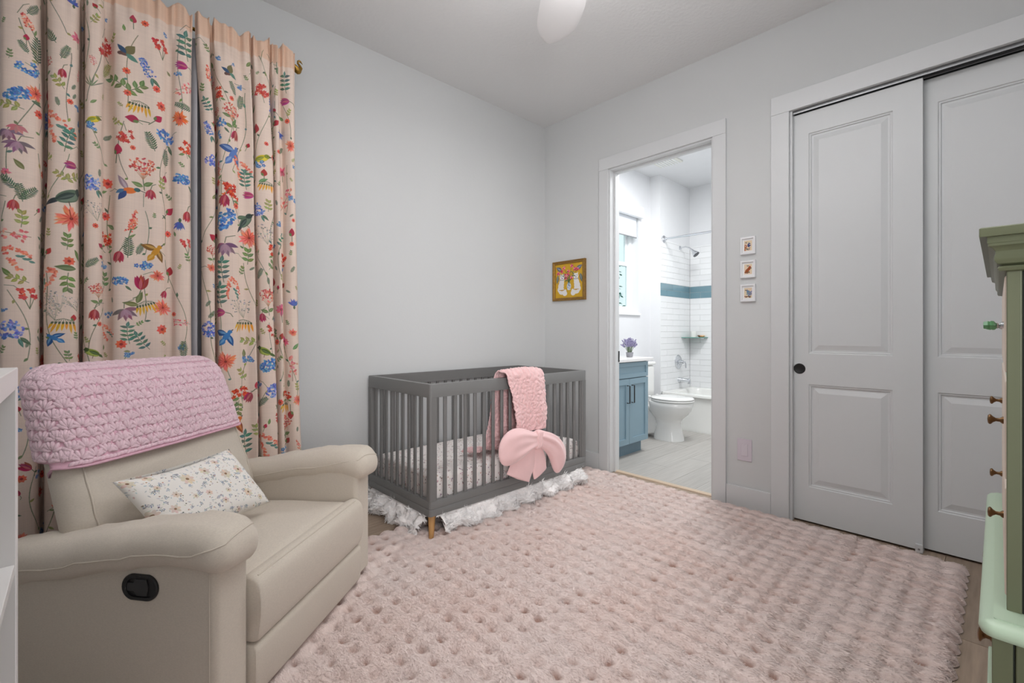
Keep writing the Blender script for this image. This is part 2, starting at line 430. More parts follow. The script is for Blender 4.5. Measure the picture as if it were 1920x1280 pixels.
        N([(0, .25), (.1, .5), (.5, .55)], .03, STEM)
    elif kind == 'bells':
        N([(-.4, .4), (0, .5), (.4, .35)], .03, STEM)
        for i in range(7):
            t = -.4 + i*.13; q = .5 + .25*((i*3) % 4)/3; N([(t*.5, .45), (t*1.1, .25)], .02, STEM); L(t*1.1, .28, q, .13, 262 + t*50, jit((226, 160, 52), 14)); L(t*1.1, .32, .2, .11, 262 + t*50, (72, 88, 66))
    elif kind == 'breath':
        for _ in range(12):
            a = random.uniform(20, 160); N([(.2, -.6), (.5*math.cos(math.radians(a)), .3*math.sin(math.radians(a)))], .012, (150, 150, 130), .7)
        for _ in range(44): E(random.uniform(-.5, .5), random.uniform(-.3, .5), .035, .03, 0, jit(random.choice([(160, 156, 156), (214, 206, 200), (130, 134, 128)]), 10))
    elif kind in ('greenbird', 'greenbird2', 'yellowbird'):
        body, wing, tail = {'greenbird': ((84, 106, 88), (50, 66, 62), (48, 56, 64)), 'greenbird2': ((140, 158, 60), (66, 92, 44), (70, 96, 52)), 'yellowbird': ((206, 186, 40), (126, 138, 48), (96, 110, 50))}[kind]
        fl = -1 if kind == 'greenbird2' else 1
        def f(a): return a if fl > 0 else 180 - a
        L(-.1*fl, -.05, .5, .13, f(205), tail); E(.08*fl, .04, .34, .17, f(25), body); E(.1*fl, -.0, .26, .09, f(25), tuple(min(255, q + 40) for q in body), .6)
        E(.34*fl, .2, .13, .11, 0, wing); L(.42*fl, .2, .14, .06, f(0), (40, 40, 40)); L(.2*fl, .14, .55, .17, f(208), wing); L(.2*fl, .12, .45, .06, f(208), tuple(min(255, q + 36) for q in wing), .8)
        N([(.05*fl, -.12), (.08*fl, -.26)], .02, (90, 70, 60)); E(.36*fl, .22, .018, .018, 0, (20, 20, 20))
    elif kind in ('bluebird', 'bluebird2', 'orangebird', 'goldbird'):
        b, d, l = {'bluebird': ((52, 116, 184), (34, 78, 140), (120, 178, 220)), 'bluebird2': ((84, 120, 190), (56, 88, 152), (150, 178, 220)), 'orangebird': ((214, 106, 44), (150, 72, 40), (236, 156, 90)), 'goldbird': ((198, 138, 40), (124, 86, 40), (222, 176, 90))}[kind]
        L(.05, .1, .62, .3, 165, d); L(.05, .12, .5, .12, 162, l, .7); L(.08, .1, .66, .26, 290, d); L(.08, .08, .5, .1, 292, l, .7)
        E(.02, -.02, .26, .12, 55, b); L(-.05, -.15, .42, .26, 235, b); L(-.05, -.15, .38, .1, 230, l, .7); E(.18, .22, .1, .09, 0, b); L(.24, .27, .12, .05, 40, (50, 50, 60))
    elif kind == 'hummer':
        L(-.05, .0, .62, .2, 118, (150, 126, 140)); L(-.05, .0, .5, .08, 116, (196, 180, 190), .8); E(.0, -.02, .22, .12, 12, (220, 110, 50)); L(-.1, -.05, .45, .2, 240, (46, 70, 128)); L(-.16, 0, .3, .14, 215, (66, 110, 150))
        E(.24, .06, .1, .08, 0, (54, 96, 100)); N([(.3, .06), (.62, -.04)], .022, (50, 50, 50))
    elif kind == 'darkbird':
        E(-.05, -.02, .2, .11, 0, (104, 76, 70)); L(0, 0, .55, .34, 55, (110, 104, 70)); L(0, 0, .45, .2, 130, (46, 74, 110)); L(0, -.02, .5, .22, -30, (80, 130, 116)); E(-.2, -.04, .09, .08, 0, (90, 66, 62))
    return
# ------------------------------------------------------------------ materials of the setting
M_WALL = mat('wall_paint', (209, 211, 211), 0.85, var=0.012, vscale=2.0, bump=0.12, bscale=90)
M_CEIL = mat('ceiling_paint', (230, 231, 231), 0.9, bump=0.55, bscale=45)
M_TRIM = mat('white_trim_paint', (216, 218, 219), 0.38, var=0.01, vscale=3)
M_DOOR = mat('white_door_paint', (218, 221, 222), 0.42, var=0.01, vscale=3)
M_PLANK = mat('oak_plank', (158, 139, 121), 0.5, var=0.22, vscale=4, stretch=(1.2, 14, 14), objvar=0.12, bump=0.08, bscale=30, detail=8)
M_SUB = mat('subfloor_dark', (70, 60, 52), 0.9, var=0.1)
M_BTILE = mat('grey_wood_tile', (176, 172, 167), 0.42, var=0.13, vscale=3.2, stretch=(0.8, 16, 16), objvar=0.06, detail=8)
M_GROUT = mat('grout', (198, 196, 192), 0.9, var=0.04)
M_BLACK = mat('matt_black_metal', (24, 24, 25), 0.45, var=0.05)
M_DARK = mat('dark_track', (58, 58, 60), 0.5, metal=0.4, var=0.1)
M_STEEL = mat('track_steel', (150, 151, 153), 0.35, metal=0.8, var=0.05)
M_CHROME = mat('chrome', (214, 216, 220), 0.12, metal=1.0, var=0.02)
M_PORC = mat('white_porcelain', (236, 236, 234), 0.12, var=0.01, coat=0.3)
M_TUB = mat('white_tub_acrylic', (236, 236, 233), 0.22, var=0.01, coat=0.2)
M_TILE = mat('white_glazed_tile', (236, 237, 238), 0.16, objvar=0.015, var=0.01)
M_BAND = mat('blue_glass_tile', (116, 148, 160), 0.14, objvar=0.06, var=0.06, vscale=6, coat=0.3)
M_GLASS = glass_mat('clear_glass')
M_GLASSEDGE = mat('green_glass_edge', (108, 160, 148), 0.1, var=0.03)

def struct(o, label):
    o['kind'] = 'structure'; o['label'] = label; return o
XB, YA, H = 3.113, 2.853, 3.0
XW, YS = -0.47, -0.55

# ------------------------------------------------------------------ bedroom shell
m = MB(); m.box(-0.59, XB, YA, YA + 0.12, 0, H)
struct(m.build('wall_north', M_WALL, smooth=0), 'light grey painted wall behind the floral curtains and crib')
m = MB()
m.box(XB, XB + .12, 2.153, YA + .12, 0, H).box(XB, XB + .12, 1.317, 2.153, 2.44, H).box(XB, XB + .12, 0.859, 1.317, 0, H)
m.box(XB, XB + .12, -0.33, 0.859, 2.475, H).box(XB, XB + .12, -0.67, -0.33, 0, H)
struct(m.build('wall_east', M_WALL, smooth=0), 'light grey painted wall with the bathroom doorway and closet opening')
m = MB(); m.box(XW - .12, XW, YS - .12, YA, 0, H)
struct(m.build('wall_west', M_WALL, smooth=0), 'light grey painted wall behind the white cube shelf')
m = MB(); m.box(XW, -0.38, YS - .12, YS, 0, H).box(-0.38, 0.48, YS - .12, YS, 2.44, H).box(0.48, XB, YS - .12, YS, 0, H)
struct(m.build('wall_south', M_WALL, smooth=0), 'light grey painted wall behind the green dresser')
m = MB(); m.box(-0.59, XB + .12, -0.67, YA + .12, H, H + .1)
struct(m.build('ceiling', M_CEIL, smooth=0), 'white textured bedroom ceiling')

fl = thing('floor', None, None, (1.3, 1.1, 0)); struct(fl, 'grey brown oak plank floor around the pink rug')
MB().box(-0.59, 3.19, -1.6, YA + .12, -0.1, -0.010).build('subfloor', M_SUB, fl, smooth=0)
pw = 0.178; row = 0; y = -1.6
planks = {}
while y < YA:
    x = -0.59 - [0, .45, .9, .2, .7][row % 5]
    while x < 3.19:
        xa, xb = max(x, -0.59), min(x + 1.22, 3.19)
        ya, yb = y, min(y + pw, YA + .1)
        if xb - xa > 0.02:
            key = (round(xb - xa, 3), round(yb - ya, 3))
            if key not in planks:
                planks[key] = MB().box(xa + .0012, xb - .0012, ya + .0012, yb - .0012, -.012, 0).build('plank', M_PLANK, fl, smooth=0)
                planks[key]['o'] = (xa, ya)
            else:
                src = planks[key]; c = src.copy(); COL.objects.link(c); o0 = src['o']; c.location = (xa - o0[0], ya - o0[1], 0)
        x += 1.22
    y += pw; row += 1
for o in planks.values(): del o['o']

def casing(name, label, y0, y1, ztop, w, x=XB, t=0.019, bottom=0.0):
    r = thing(name, None, None, (x, (y0 + y1)/2, 0)); struct(r, label)
    for (a, b, c, d) in ((y1, y1 + w, bottom, ztop), (y0 - w, y0, bottom, ztop), (y0 - w, y1 + w, ztop, ztop + w + .01)):
        MB().box(x - t, x, a, b, c, d).build('casing_board', M_TRIM, r, bevel=.003)
    return r
casing('trim_1', 'white flat casing round the bathroom doorway', 1.317, 2.153, 2.44, 0.088)
casing('trim_2', 'white flat casing round the sliding closet doors', -0.33, 0.859, 2.453, 0.100)
# bathroom door frame: jambs, stops, head, black latch plate
r = thing('trim_3', None, None, (XB + .06, 1.73, 0)); struct(r, 'white door jamb lining the bathroom doorway with a black latch plate')
for ya, yb in ((2.140, 2.1535), (1.3165, 1.330)):
    MB().box(XB - .004, XB + .125, ya, yb, 0, 2.44).build('jamb', M_TRIM, r, bevel=.002)
MB().box(XB - .004, XB + .125, 1.330, 2.140, 2.427, 2.4405).build('head_jamb', M_TRIM, r, bevel=.002)
for ya, yb in ((2.126, 2.1405), (1.3295, 1.342)):
    MB().box(XB + .050, XB + .090, ya, yb, 0, 2.427).build('door_stop', M_TRIM, r, bevel=.002)
MB().box(XB + .050, XB + .090, 1.342, 2.126, 2.413, 2.4275).build('door_stop', M_TRIM, r, bevel=.002)
MB().box(XB + .093, XB + .122, 2.132, 2.1405, 0.885, 0.975).build('latch_plate', M_BLACK, r, bevel=.003)
m = MB()
m.loft([[(3.165, y_, -.004), (3.165, y_, .004), (3.172, y_, .009), (3.204, y_, .009), (3.212, y_, .004), (3.212, y_, -.004)] for y_ in (1.33, 2.14)])
struct(m.build('trim_4', mat('threshold_wood', (206, 184, 160), 0.5, var=0.1, vscale=6, stretch=(14, 1, 14)), smooth=0), 'pale wood threshold strip at the bathroom doorway')

def baseboard(name, x0, x1, y0, y1, label):
    o = MB().box(x0, x1, y0, y1, 0.0, 0.138).build(name, M_TRIM, bevel=.004); struct(o, label)
baseboard('baseboard_north', XW, XB, YA - .016, YA, 'white baseboard along the curtain wall behind the crib')
baseboard('baseboard_east', XB - .016, XB, 0.960, 1.228, 'white baseboard between bathroom doorway and closet')
baseboard('baseboard_corner', XB - .016, XB, 2.242, YA - .016, 'white baseboard between room corner and bathroom doorway')
baseboard('baseboard_west', XW, XW + .016, YS, YA - .016, 'white baseboard along the wall behind the cube shelf')
baseboard('baseboard_south', 0.58, XB, YS, YS + .016, 'white baseboard behind the green dresser')

# ------------------------------------------------------------------ closet with two bypass doors
m = MB(); m.box(3.78, 3.82, -0.45, 0.97, 0, H).box(XB + .12, 3.80, 0.93, 0.97, 0, H).box(XB + .12, 3.80, -0.45, -0.41, 0, H).box(XB + .12, 3.80, -0.45, 0.97, 2.70, 2.74)
struct(m.build('wall_closet', M_WALL, smooth=0), 'plain painted inside of the closet behind its doors')
struct(MB().box(3.19, 3.80, -0.45, 0.97, -.1, 0).build('floor_closet', M_PLANK, smooth=0), 'oak floor inside the closet')
r = thing('trim_5', None, None, (XB + .06, .26, 2.45)); struct(r, 'closet door head jamb with dark sliding track')
MB().box(XB - .002, XB + .12, -0.33, 0.859, 2.456, 2.475).build('head_jamb', M_TRIM, r)
for xa, xb, ma in ((.012, .016, M_STEEL), (.054, .060, M_STEEL), (.100, .106, M_STEEL)):
    MB().box(XB + xa, XB + xb, -0.33, 0.850, 2.436, 2.457).build('track_rail', ma, r)
MB().box(XB + .016, XB + .106, -0.33, 0.850, 2.447, 2.4565).build('track_channel', M_DARK, r)
MB().box(XB - .002, XB + .12, 0.846, 0.8595, 0, 2.456).build('side_jamb', M_TRIM, r, bevel=.002)

def sliding_door(name, label, xf, y0, y1, ztop, pull):
    """two raised panels; xf is the front face (faces -x)"""
    t = .035; r = thing(name, None, None, (xf, (y0+y1)/2, 0.012)); struct(r, label)
    st = .087 if y1 - y0 < .62 else .10; st2 = .119
    ya, yb = y0 + st2, y1 - st       # panel opening
    zs = [(0.215, 0.822), (1.003, 2.305)]
    m = MB()
    m.box(xf, xf + t, y0, ya, .012, ztop).box(xf, xf + t, yb, y1, .012, ztop)
    m.box(xf, xf + t, ya, yb, .012, zs[0][0]).box(xf, xf + t, ya, yb, zs[0][1], zs[1][0]).box(xf, xf + t, ya, yb, zs[1][1], ztop)
    m.build('stiles_and_rails', M_DOOR, r, smooth=0)
    for za, zb in zs:
        p = MB()
        def ring(d, x): return [(x, ya + d, za + d), (x, yb - d, za + d), (x, yb - d, zb - d), (x, ya + d, zb - d)]
        p.loft([ring(0, xf + .0005), ring(.004, xf + .006), ring(.010, xf + .0055), ring(.014, xf + .013), ring(.022, xf + .013), ring(.050, xf + .004), ring(.052, xf + .004), ring(.06, xf + .004)], caps=False)
        b = len(p.v); p.f.append((b-4, b-3, b-2, b-1))
        p.build('raised_panel', M_DOOR, r, smooth=0)
    if pull:
        M_ = Matrix.Translation((xf, y1 - .040, 0.912)) @ Matrix.Rotation(-PI/2, 4, 'Y')
        MB().lathe([(.031, -.004), (.031, .0015), (.029, .0028), (.025, .0026), (.022, .0008), (0, .0006)], M_, 28).build('finger_pull', M_BLACK, r)
    return r
sliding_door('door_1', 'front white two panel sliding closet door with round black finger pull', XB + .030, 0.264, 0.856, 2.432, True)
sliding_door('door_2', 'rear white two panel sliding closet door behind the green dresser', XB + .075, -0.345, 0.310, 2.432, False)
r = thing('floor_guide', 'small white plastic floor guide under the meeting closet doors', 'door guide', (XB + .045, .273, 0))
m = MB(); m.box(XB + .012, XB + .024, 0.262, 0.292, 0, .045).box(XB + .012, XB + .12, 0.262, 0.292, 0, .006).build('bracket', M_TRIM, r, bevel=.002)
MB().tube([(XB + .0115, .277, .02), (XB + .0135, .277, .02)], .005, 10).build('screw', M_STEEL, r)

# wall plate
r = thing('wall_plate', 'pale lilac blank wall plate low between doorway and closet', 'wall plate', (XB, 1.116, .31))
MB().box(XB - .006, XB, 1.072, 1.161, .304, .446).build('plate', mat('lilac_plastic', (212, 204, 213), 0.4, var=0.01), r, bevel=.004)
MB().box(XB - .009, XB - .005, 1.096, 1.137, .336, .414).build('insert', mat('lilac_plastic_insert', (215, 208, 216), 0.35, var=0.01), r, bevel=.002)

# ------------------------------------------------------------------ bathroom shell
BY = 2.89; TY = 2.762; XE = 5.80; BS = 0.9
m = MB()
m.box(XB + .12, 3.95, BY, BY + .13, 0, H).box(4.77, 5.03, BY, BY + .13, 0, H).box(3.95, 4.77, BY, BY + .13, 0, 1.345).box(3.95, 4.77, BY, BY + .13, 2.56, H)
struct(m.build('wall_bathroom_north', mat('bathroom_paint', (226, 227, 230), 0.8, var=0.01), smooth=0), 'white bathroom wall with the window above the blue vanity')
MB_W = mat('bathroom_paint_b', (228, 229, 231), 0.8, var=0.01)
struct(MB().box(5.03, XE + .12, TY, BY + .13, 0, H).build('wall_bathroom_alcove', MB_W, smooth=0), 'white wall at the shower end of the tub')
struct(MB().box(XE, XE + .12, BS, TY, 0, H).build('wall_bathroom_east', MB_W, smooth=0), 'white wall along the far side of the tub')
struct(MB().box(XB + .12, XE + .12, BS - .12, BS, 0, H).build('wall_bathroom_south', MB_W, smooth=0), 'plain white bathroom wall out of sight beside the doorway')
struct(MB().box(XB + .12, XE + .12, BS - .12, BY + .13, H, H + .1).build('ceiling_bathroom', MB_W, smooth=0), 'white bathroom ceiling')
fb = thing('floor_bathroom', None, None, (4.4, 1.9, 0)); struct(fb, 'grey wood look tile floor of the bathroom')
MB().box(3.19, XE, BS, BY, -0.1, -0.001).build('grout_bed', M_GROUT, fb, smooth=0)
tl = {}; y = BS; row = 0
while y < BY:
    x = 3.19 - [0, .4, .8][row % 3]
    while x < 5.06:
        xa, xb, ya, yb = max(x, 3.205), min(x + 1.2, 5.06), y, min(y + .2, BY)
        if xb - xa > .03 and yb - ya > .03:
            key = (round(xb - xa, 3), round(yb - ya, 3))
            if key not in tl:
                tl[key] = (MB().box(xa + .0015, xb - .0015, ya + .0015, yb - .0015, -.008, .0005).build('floor_tile', M_BTILE, fb, smooth=0), xa, ya)
            else:
                s_, a, b = tl[key]; c = s_.copy(); COL.objects.link(c); c.location = (xa - a, ya - b, 0)
        x += 1.2
    y += .2; row += 1

# shower tiles: running bond on both walls, two blue glass rows
def tile_wall(name, label, axis, a0, a1, flip):
    r = thing(name, None, None, ((a0+a1)/2, TY, .4) if axis == 'x' else (XE, (a0+a1)/2, .4)); struct(r, label)
    th = .0715; tw = .305; z = .42; k = 0; cache = {}
    while z < 2.235:
        blue = 16 <= k <= 17; hh = th if not blue else .0765
        a = a0 - (0 if k % 2 else tw/2)
        while a < a1:
            s0, s1 = max(a, a0), min(a + tw, a1)
            if s1 - s0 > .02:
                z1 = min(z + hh, 2.24); key = (round(s1 - s0, 3), round(z1 - z, 3), blue)
                if key not in cache:
                    m_ = MB(); g = .0012
                    if axis == 'x': m_.box(s0 + g, s1 - g, TY - .009, TY, z + g, z1 - g)
                    else: m_.box(XE - .009, XE, s0 + g, s1 - g, z + g, z1 - g)
                    cache[key] = (m_.build('glass_tile' if blue else 'wall_tile', M_BAND if blue else M_TILE, r, bevel=.0015, segs=1), s0, z)
                else:
                    o, b0, zb = cache[key]; c = o.copy(); COL.objects.link(c)
                    c.location = (s0 - b0, 0, z - zb) if axis == 'x' else (0, s0 - b0, z - zb)
            a += tw
        z += hh; k += 1
    g = MB()
    if axis == 'x': g.box(a0, a1, TY - .006, TY + .001, .40, 2.24)
    else: g.box(XE - .006, XE + .001, a0, a1, .40, 2.24)
    g.build('grout_bed', mat('tile_grout', (226, 227, 228), 0.9, var=0.01), r, smooth=0)
tile_wall('trim_tile_north', 'white subway tile with blue glass band on the shower valve wall', 'x', 5.035, XE - .009, 1)
tile_wall('trim_tile_east', 'white subway tile with blue glass band on the long tub wall', 'y', 1.55, TY - .009, 1)

# window
r = thing('window_1', None, None, (4.36, BY + .1, 1.345)); struct(r, 'white single hung bathroom window with a roller shade')
MW = mat('white_vinyl', (238, 240, 242), 0.35, var=0.01)
yf = BY + .088
m = MB().box(3.95, 4.0, yf, yf + .05, 1.345, 2.56).box(4.715, 4.77, yf, yf + .05, 1.345, 2.56).box(4.0, 4.715, yf, yf + .05, 1.345, 1.39).box(4.0, 4.715, yf, yf + .05, 2.51, 2.56).build('window_frame', MW, r, bevel=.003)
def sash(z0, z1, yy, nm):
    f = MB().box(4.0, 4.035, yy, yy + .025, z0, z1).box(4.675, 4.715, yy, yy + .025, z0, z1).box(4.035, 4.675, yy, yy + .025, z0, z0 + .04).box(4.035, 4.675, yy, yy + .025, z1 - .045, z1).build(nm, MW, r, bevel=.003)
    MB().box(4.034, 4.676, yy + .010, yy + .014, z0 + .039, z1 - .044).build('pane', M_GLASS, f, smooth=0)
sash(1.39, 1.945, yf + .003, 'lower_sash'); sash(1.90, 2.51, yf + .026, 'upper_sash')
MB().box(3.93, 4.795, BY - .022, BY + .09, 1.325, 1.347).build('window_sill', MW, r, bevel=.003)
r = thing('roller_shade', 'white roller shade with fascia at the top of the bathroom window', 'window shade', (4.36, BY, 2.45))
MB().box(3.93, 4.805, BY - .055, BY - .001, 2.455, 2.585).build('fascia', MW, r, bevel=.008)
MB().box(3.97, 4.745, BY + .012, BY + .015, 2.235, 2.47).build('shade_cloth', mat('shade_fabric', (226, 230, 236), 0.8, var=0.02), r, smooth=0)
MB().tube([(3.97, BY + .0135, 2.232), (4.745, BY + .0135, 2.232)], .008, 8).build('hem_bar', mat('grey_bar', (150, 152, 156), 0.5, var=0.03), r)

# garden tree beyond the window
r = thing('garden_tree', 'leafy green tree seen through the bathroom window', 'tree', (6.86, 5.0, -0.6))
MB().tube([(6.86, 5.0, -.6), (6.84, 5.02, .8), (6.88, 5.0, 2.2)], [.07, .055, .03], 8).build('trunk', mat('bark', (88, 76, 64), 0.9, var=0.2), r)
m = MB()
for k in range(1500):
    a, hgt = random.uniform(0, 2*PI), random.uniform(.0, 2.9); rad = .52*math.sqrt(random.random())*(1 - .35*abs(hgt - 1.3)/1.6)
    c = Vector((6.86 + rad*math.cos(a), 5.0 + rad*math.sin(a), hgt))
    d = Vector((random.uniform(-1, 1), random.uniform(-1, 1), random.uniform(-.8, .8))).normalized(); e = d.cross(Vector((random.uniform(-1, 1), random.uniform(-1, 1), 1))).normalized()
    l, w = random.uniform(.06, .10), .022
    m.add([c, c + d*l*.5 + e*w, c + d*l, c + d*l*.5 - e*w], [(0, 1, 2, 3)])
o = m.build('foliage', mat('leaf_green', (62, 128, 110), 0.6, var=0.3, vscale=5), r, smooth=0); o['kind'] = 'stuff'
struct(MB().box(-3, 12, 3.2, 14, -.75, -.6).build('ground_outside', mat('garden_ground', (176, 178, 170), 0.9, var=0.1), smooth=0), 'pale ground outside the bathroom window')

# ceiling vent
r = thing('ceiling_vent', 'white square exhaust vent on the bathroom ceiling', 'vent', (4.66, 2.47, 2.985))
MB().box(4.52, 4.80, 2.36, 2.62, 2.984, 3.0).build('frame', mat('vent_white', (224, 224, 216), 0.5, var=0.01), r, bevel=.005)
for k in range(7): MB().box(4.54, 4.78, 2.39 + k*.031, 2.40 + k*.031, 2.978, 2.986).build('slat', MW, r)

# ------------------------------------------------------------------ bathroom fittings
M_BLUE = mat('blue_cabinet_paint', (134, 160, 174), 0.42, var=0.02, vscale=3)
M_BLUED = mat('blue_toe_kick', (112, 136, 150), 0.5, var=0.02)
M_BRZ = mat('dark_pull', (70, 68, 68), 0.35, metal=0.7, var=0.05)
r = thing('vanity_cabinet', 'blue shaker vanity cabinet with long dark pulls', 'cabinet', (3.6, 2.57, 0))
MB().box(3.245, 3.955, 2.312, 2.88, .11, .862).build('body', M_BLUE, r, bevel=.003)
MB().box(3.245, 3.93, 2.355, 2.88, 0, .11).build('toe_kick', M_BLUED, r)
def shaker(name, x0, x1, z0, z1, fr):
    m = MB(); y0, y1 = 2.290, 2.311
    m.box(x0, x0 + fr, y0, y1, z0, z1).box(x1 - fr, x1, y0, y1, z0, z1).box(x0 + fr, x1 - fr, y0, y1, z0, z0 + fr).box(x0 + fr, x1 - fr, y0, y1, z1 - fr, z1)
    m.box(x0 + fr, x1 - fr, y0 + .010, y1, z0 + fr, z1 - fr)
    return m.build(name, M_BLUE, r, smooth=0)
d1 = shaker('door', 3.630, 3.950, .118, .708, .052); d2 = shaker('door', 3.300, 3.626, .118, .708, .052); shaker('drawer_front', 3.300, 3.950, .716, .855, .036)
for d, xx in ((d1, 3.668), (d2, 3.592)):
    MB().tube([(xx, 2.291, .648), (xx, 2.262, .648), (xx, 2.262, .492), (xx, 2.291, .492)], .0055, 8).build('pull', M_BRZ, d)
r = thing('countertop', 'white stone countertop on the blue vanity', 'countertop', (3.62, 2.58, .862))
MB().box(3.237, 4.005, 2.262, 2.885, .862, .890).build('slab', mat('white_quartz', (236, 235, 235), 0.2, var=0.02, vscale=20), r, bevel=.004)
MB().box(3.237, 4.005, 2.866, 2.888, .890, .985).build('backsplash', mat('white_quartz_splash', (236, 235, 235), 0.2, var=0.02, vscale=20), r, bevel=.004)
r = thing('lavender_plant', 'potted purple lavender on the vanity countertop', 'plant', (3.87, 2.44, .890))
MB().lathe([(.022, .8908), (.030, .8925), (.036, .935), (.033, .937), (.030, .930), (0, .930)], Matrix.Translation((3.87, 2.44, 0)), 16).build('pot', mat('grey_pot', (150, 150, 156), 0.7, var=0.1), r)
ms, mf = MB(), MB()
for k in range(46):
    a = random.uniform(0, 2*PI); sp = random.uniform(.01, .085); hh = random.uniform(.10, .15) - sp*.35
    b = Vector((3.87 + .015*math.cos(a), 2.44 + .015*math.sin(a), .93)); t = Vector((3.87 + sp*math.cos(a), 2.44 + sp*math.sin(a), .93 + hh))
    mid = (b + t)/2 + Vector((0, 0, .015)); ms.tube([b, mid, t], .0014, 4)
    d = (t - mid).normalized()
    for q in range(7):
        p = mid.lerp(t, .15 + q*.15); mf.ball(p + Vector((random.uniform(-.003, .003), random.uniform(-.003, .003), 0)), .0062, .0062, .0075, nu=5, nv=3)
ms.build('stems', mat('sage_stem', (120, 136, 112), 0.8, var=0.1), r)['kind'] = 'stuff'
mf.build('flower_spikes', mat('lavender_bloom', (150, 144, 176), 0.85, var=0.25, vscale=60), r)['kind'] = 'stuff'

# toilet: faces -y, tank against the window wall
r = thing('toilet', 'white porcelain toilet between the blue vanity and the tub', 'toilet', (4.555, 2.45, 0))
XT = 4.555
def oval(cx, cy, rx, ryf, ryb, z, n=28):
    return [(cx + rx*math.sin(2*PI*k/n), cy - (ryf if math.cos(2*PI*k/n) > 0 else ryb)*math.copysign(abs(math.cos(2*PI*k/n))**.85, math.cos(2*PI*k/n)), z) for k in range(n)]
m = MB()
m.loft([oval(XT, 2.40, .130, .165, .16, 0), oval(XT, 2.40, .126, .160, .155, .03), oval(XT, 2.40, .112, .140, .14, .10), oval(XT, 2.40, .105, .128, .13, .18), oval(XT, 2.395, .118, .145, .15, .225),
        oval(XT, 2.385, .150, .186, .20, .27), oval(XT, 2.378, .170, .210, .225, .31), oval(XT, 2.375, .182, .226, .235, .355), oval(XT, 2.375, .186, .232, .235, .395), oval(XT, 2.375, .178, .224, .23, .405)])
m.build('bowl', M_PORC, r, smooth=60)
m = MB().loft([oval(XT, 2.375, .186, .235, .20, .407), oval(XT, 2.375, .190, .24, .20, .412), oval(XT, 2.375, .190, .24, .20, .420), oval(XT, 2.375, .186, .236, .20, .424)]); m.build('seat', M_PORC, r, smooth=50)
m = MB().loft([oval(XT, 2.375, .184, .234, .20, .428), oval(XT, 2.375, .189, .239, .20, .432), oval(XT, 2.375, .189, .239, .20, .440), oval(XT, 2.375, .175, .225, .19, .450), oval(XT, 2.375, .10, .13, .12, .455)]); m.build('lid', M_PORC, r, smooth=50)
rbox(XT - .185, XT + .185, 2.66, 2.86, .40, .76, .03, (3, 3, 3)).build('tank', M_PORC, r, smooth=60)
rbox(XT - .192, XT + .192, 2.65, 2.87, .762, .80, .015, (3, 3, 2)).build('tank_lid', M_PORC, r, smooth=60)
MB().loft([[(XT + a*w, y, z) for a, z in ((-1, z0), (1, z0), (1, z1), (-1, z1))] for y, w, z0, z1 in ((2.50, .06, .05, .24), (2.62, .07, .02, .30), (2.72, .09, 0, .40), (2.84, .09, 0, .40))]).build('trapway', M_PORC, r, bevel=.02, segs=3)
for dx in (-.08, .08): MB().ball((XT + dx, 2.575, .437), .02, .022, .014).build('hinge', M_PORC, r)

# tub
r = thing('bathtub', 'white alcove bathtub below the tiled shower walls', 'bathtub', (5.43, 2.0, 0))
XA = 5.065
def rect(x0, x1, y0, y1, z, rr, n=5):
    p = []
    for cx, cy, a0 in ((x1 - rr, y1 - rr, 0), (x0 + rr, y1 - rr, 90), (x0 + rr, y0 + rr, 180), (x1 - rr, y0 + rr, 270)):
        for k in range(n + 1): a = math.radians(a0 + 90*k/n); p.append((cx + rr*math.cos(a), cy + rr*math.sin(a), z))
    return p
y0, y1, x1 = 1.22, TY - .010, XE - .010
MB().loft([rect(XA + .015, x1, y0, y1, 0, .01), rect(XA + .015, x1, y0, y1, .035, .01), rect(XA + .022, x1, y0, y1, .05, .01), rect(XA + .022, x1, y0, y1, .385, .01), rect(XA, x1, y0, y1, .39, .012), rect(XA, x1, y0, y1, .415, .012), rect(XA + .008, x1 - .004, y0 + .004, y1 - .004, .424, .012),
           rect(XA + .075, x1 - .05, y0 + .06, y1 - .07, .424, .10), rect(XA + .09, x1 - .065, y0 + .075, y1 - .085, .40, .11), rect(XA + .13, x1 - .10, y0 + .22, y1 - .13, .08, .10), rect(XA + .2, x1 - .2, y0 + .3, y1 - .25, .06, .08)]).build('tub_body', M_TUB, r, smooth=45)
MB().lathe([(0, 0), (.03, 0), (.03, .006), (0, .008)], Matrix.Translation((5.43, y1 - .098, .30)) @ Matrix.Rotation(PI/2, 4, 'X'), 16).build('overflow_plate', M_CHROME, r)

def ymat(x, z, y=TY - .009): return Matrix.Translation((x, y, z)) @ Matrix.Rotation(PI/2, 4, 'X')
r = thing('shower_rod', 'chrome shower curtain rod above the tub', 'shower rod', (5.11, 2.0, 2.24))
MB().tube([(5.11, TY - .012, 2.245), (5.11, BS + .003, 2.245)], .0125, 12).build('rod', M_CHROME, r)
for yy, s_ in ((TY - .009, 1), (BS, -1)):
    M_ = ymat(5.11, 2.245, yy) if s_ > 0 else Matrix.Translation((5.11, yy, 2.245)) @ Matrix.Rotation(-PI/2, 4, 'X')
    MB().lathe([(.042, 0), (.042, .006), (.034, .014), (.020, .022), (.018, .035), (0, .035)], M_, 20).build('flange', M_CHROME, r)
r = thing('overhead_shower', 'chrome shower head on an angled arm below the rod', 'shower head', (5.52, TY - .1, 2.14))
MB().lathe([(.028, 0), (.028, .004), (.018, .012), (.012, .014), (0, .014)], ymat(5.52, 2.19), 18).build('escutcheon', M_CHROME, r)
MB().tube([(5.52, TY - .01, 2.19), (5.52, TY - .08, 2.195), (5.52, TY - .13, 2.175), (5.52, TY - .165, 2.145)], .009, 10).build('shower_arm', M_CHROME, r)
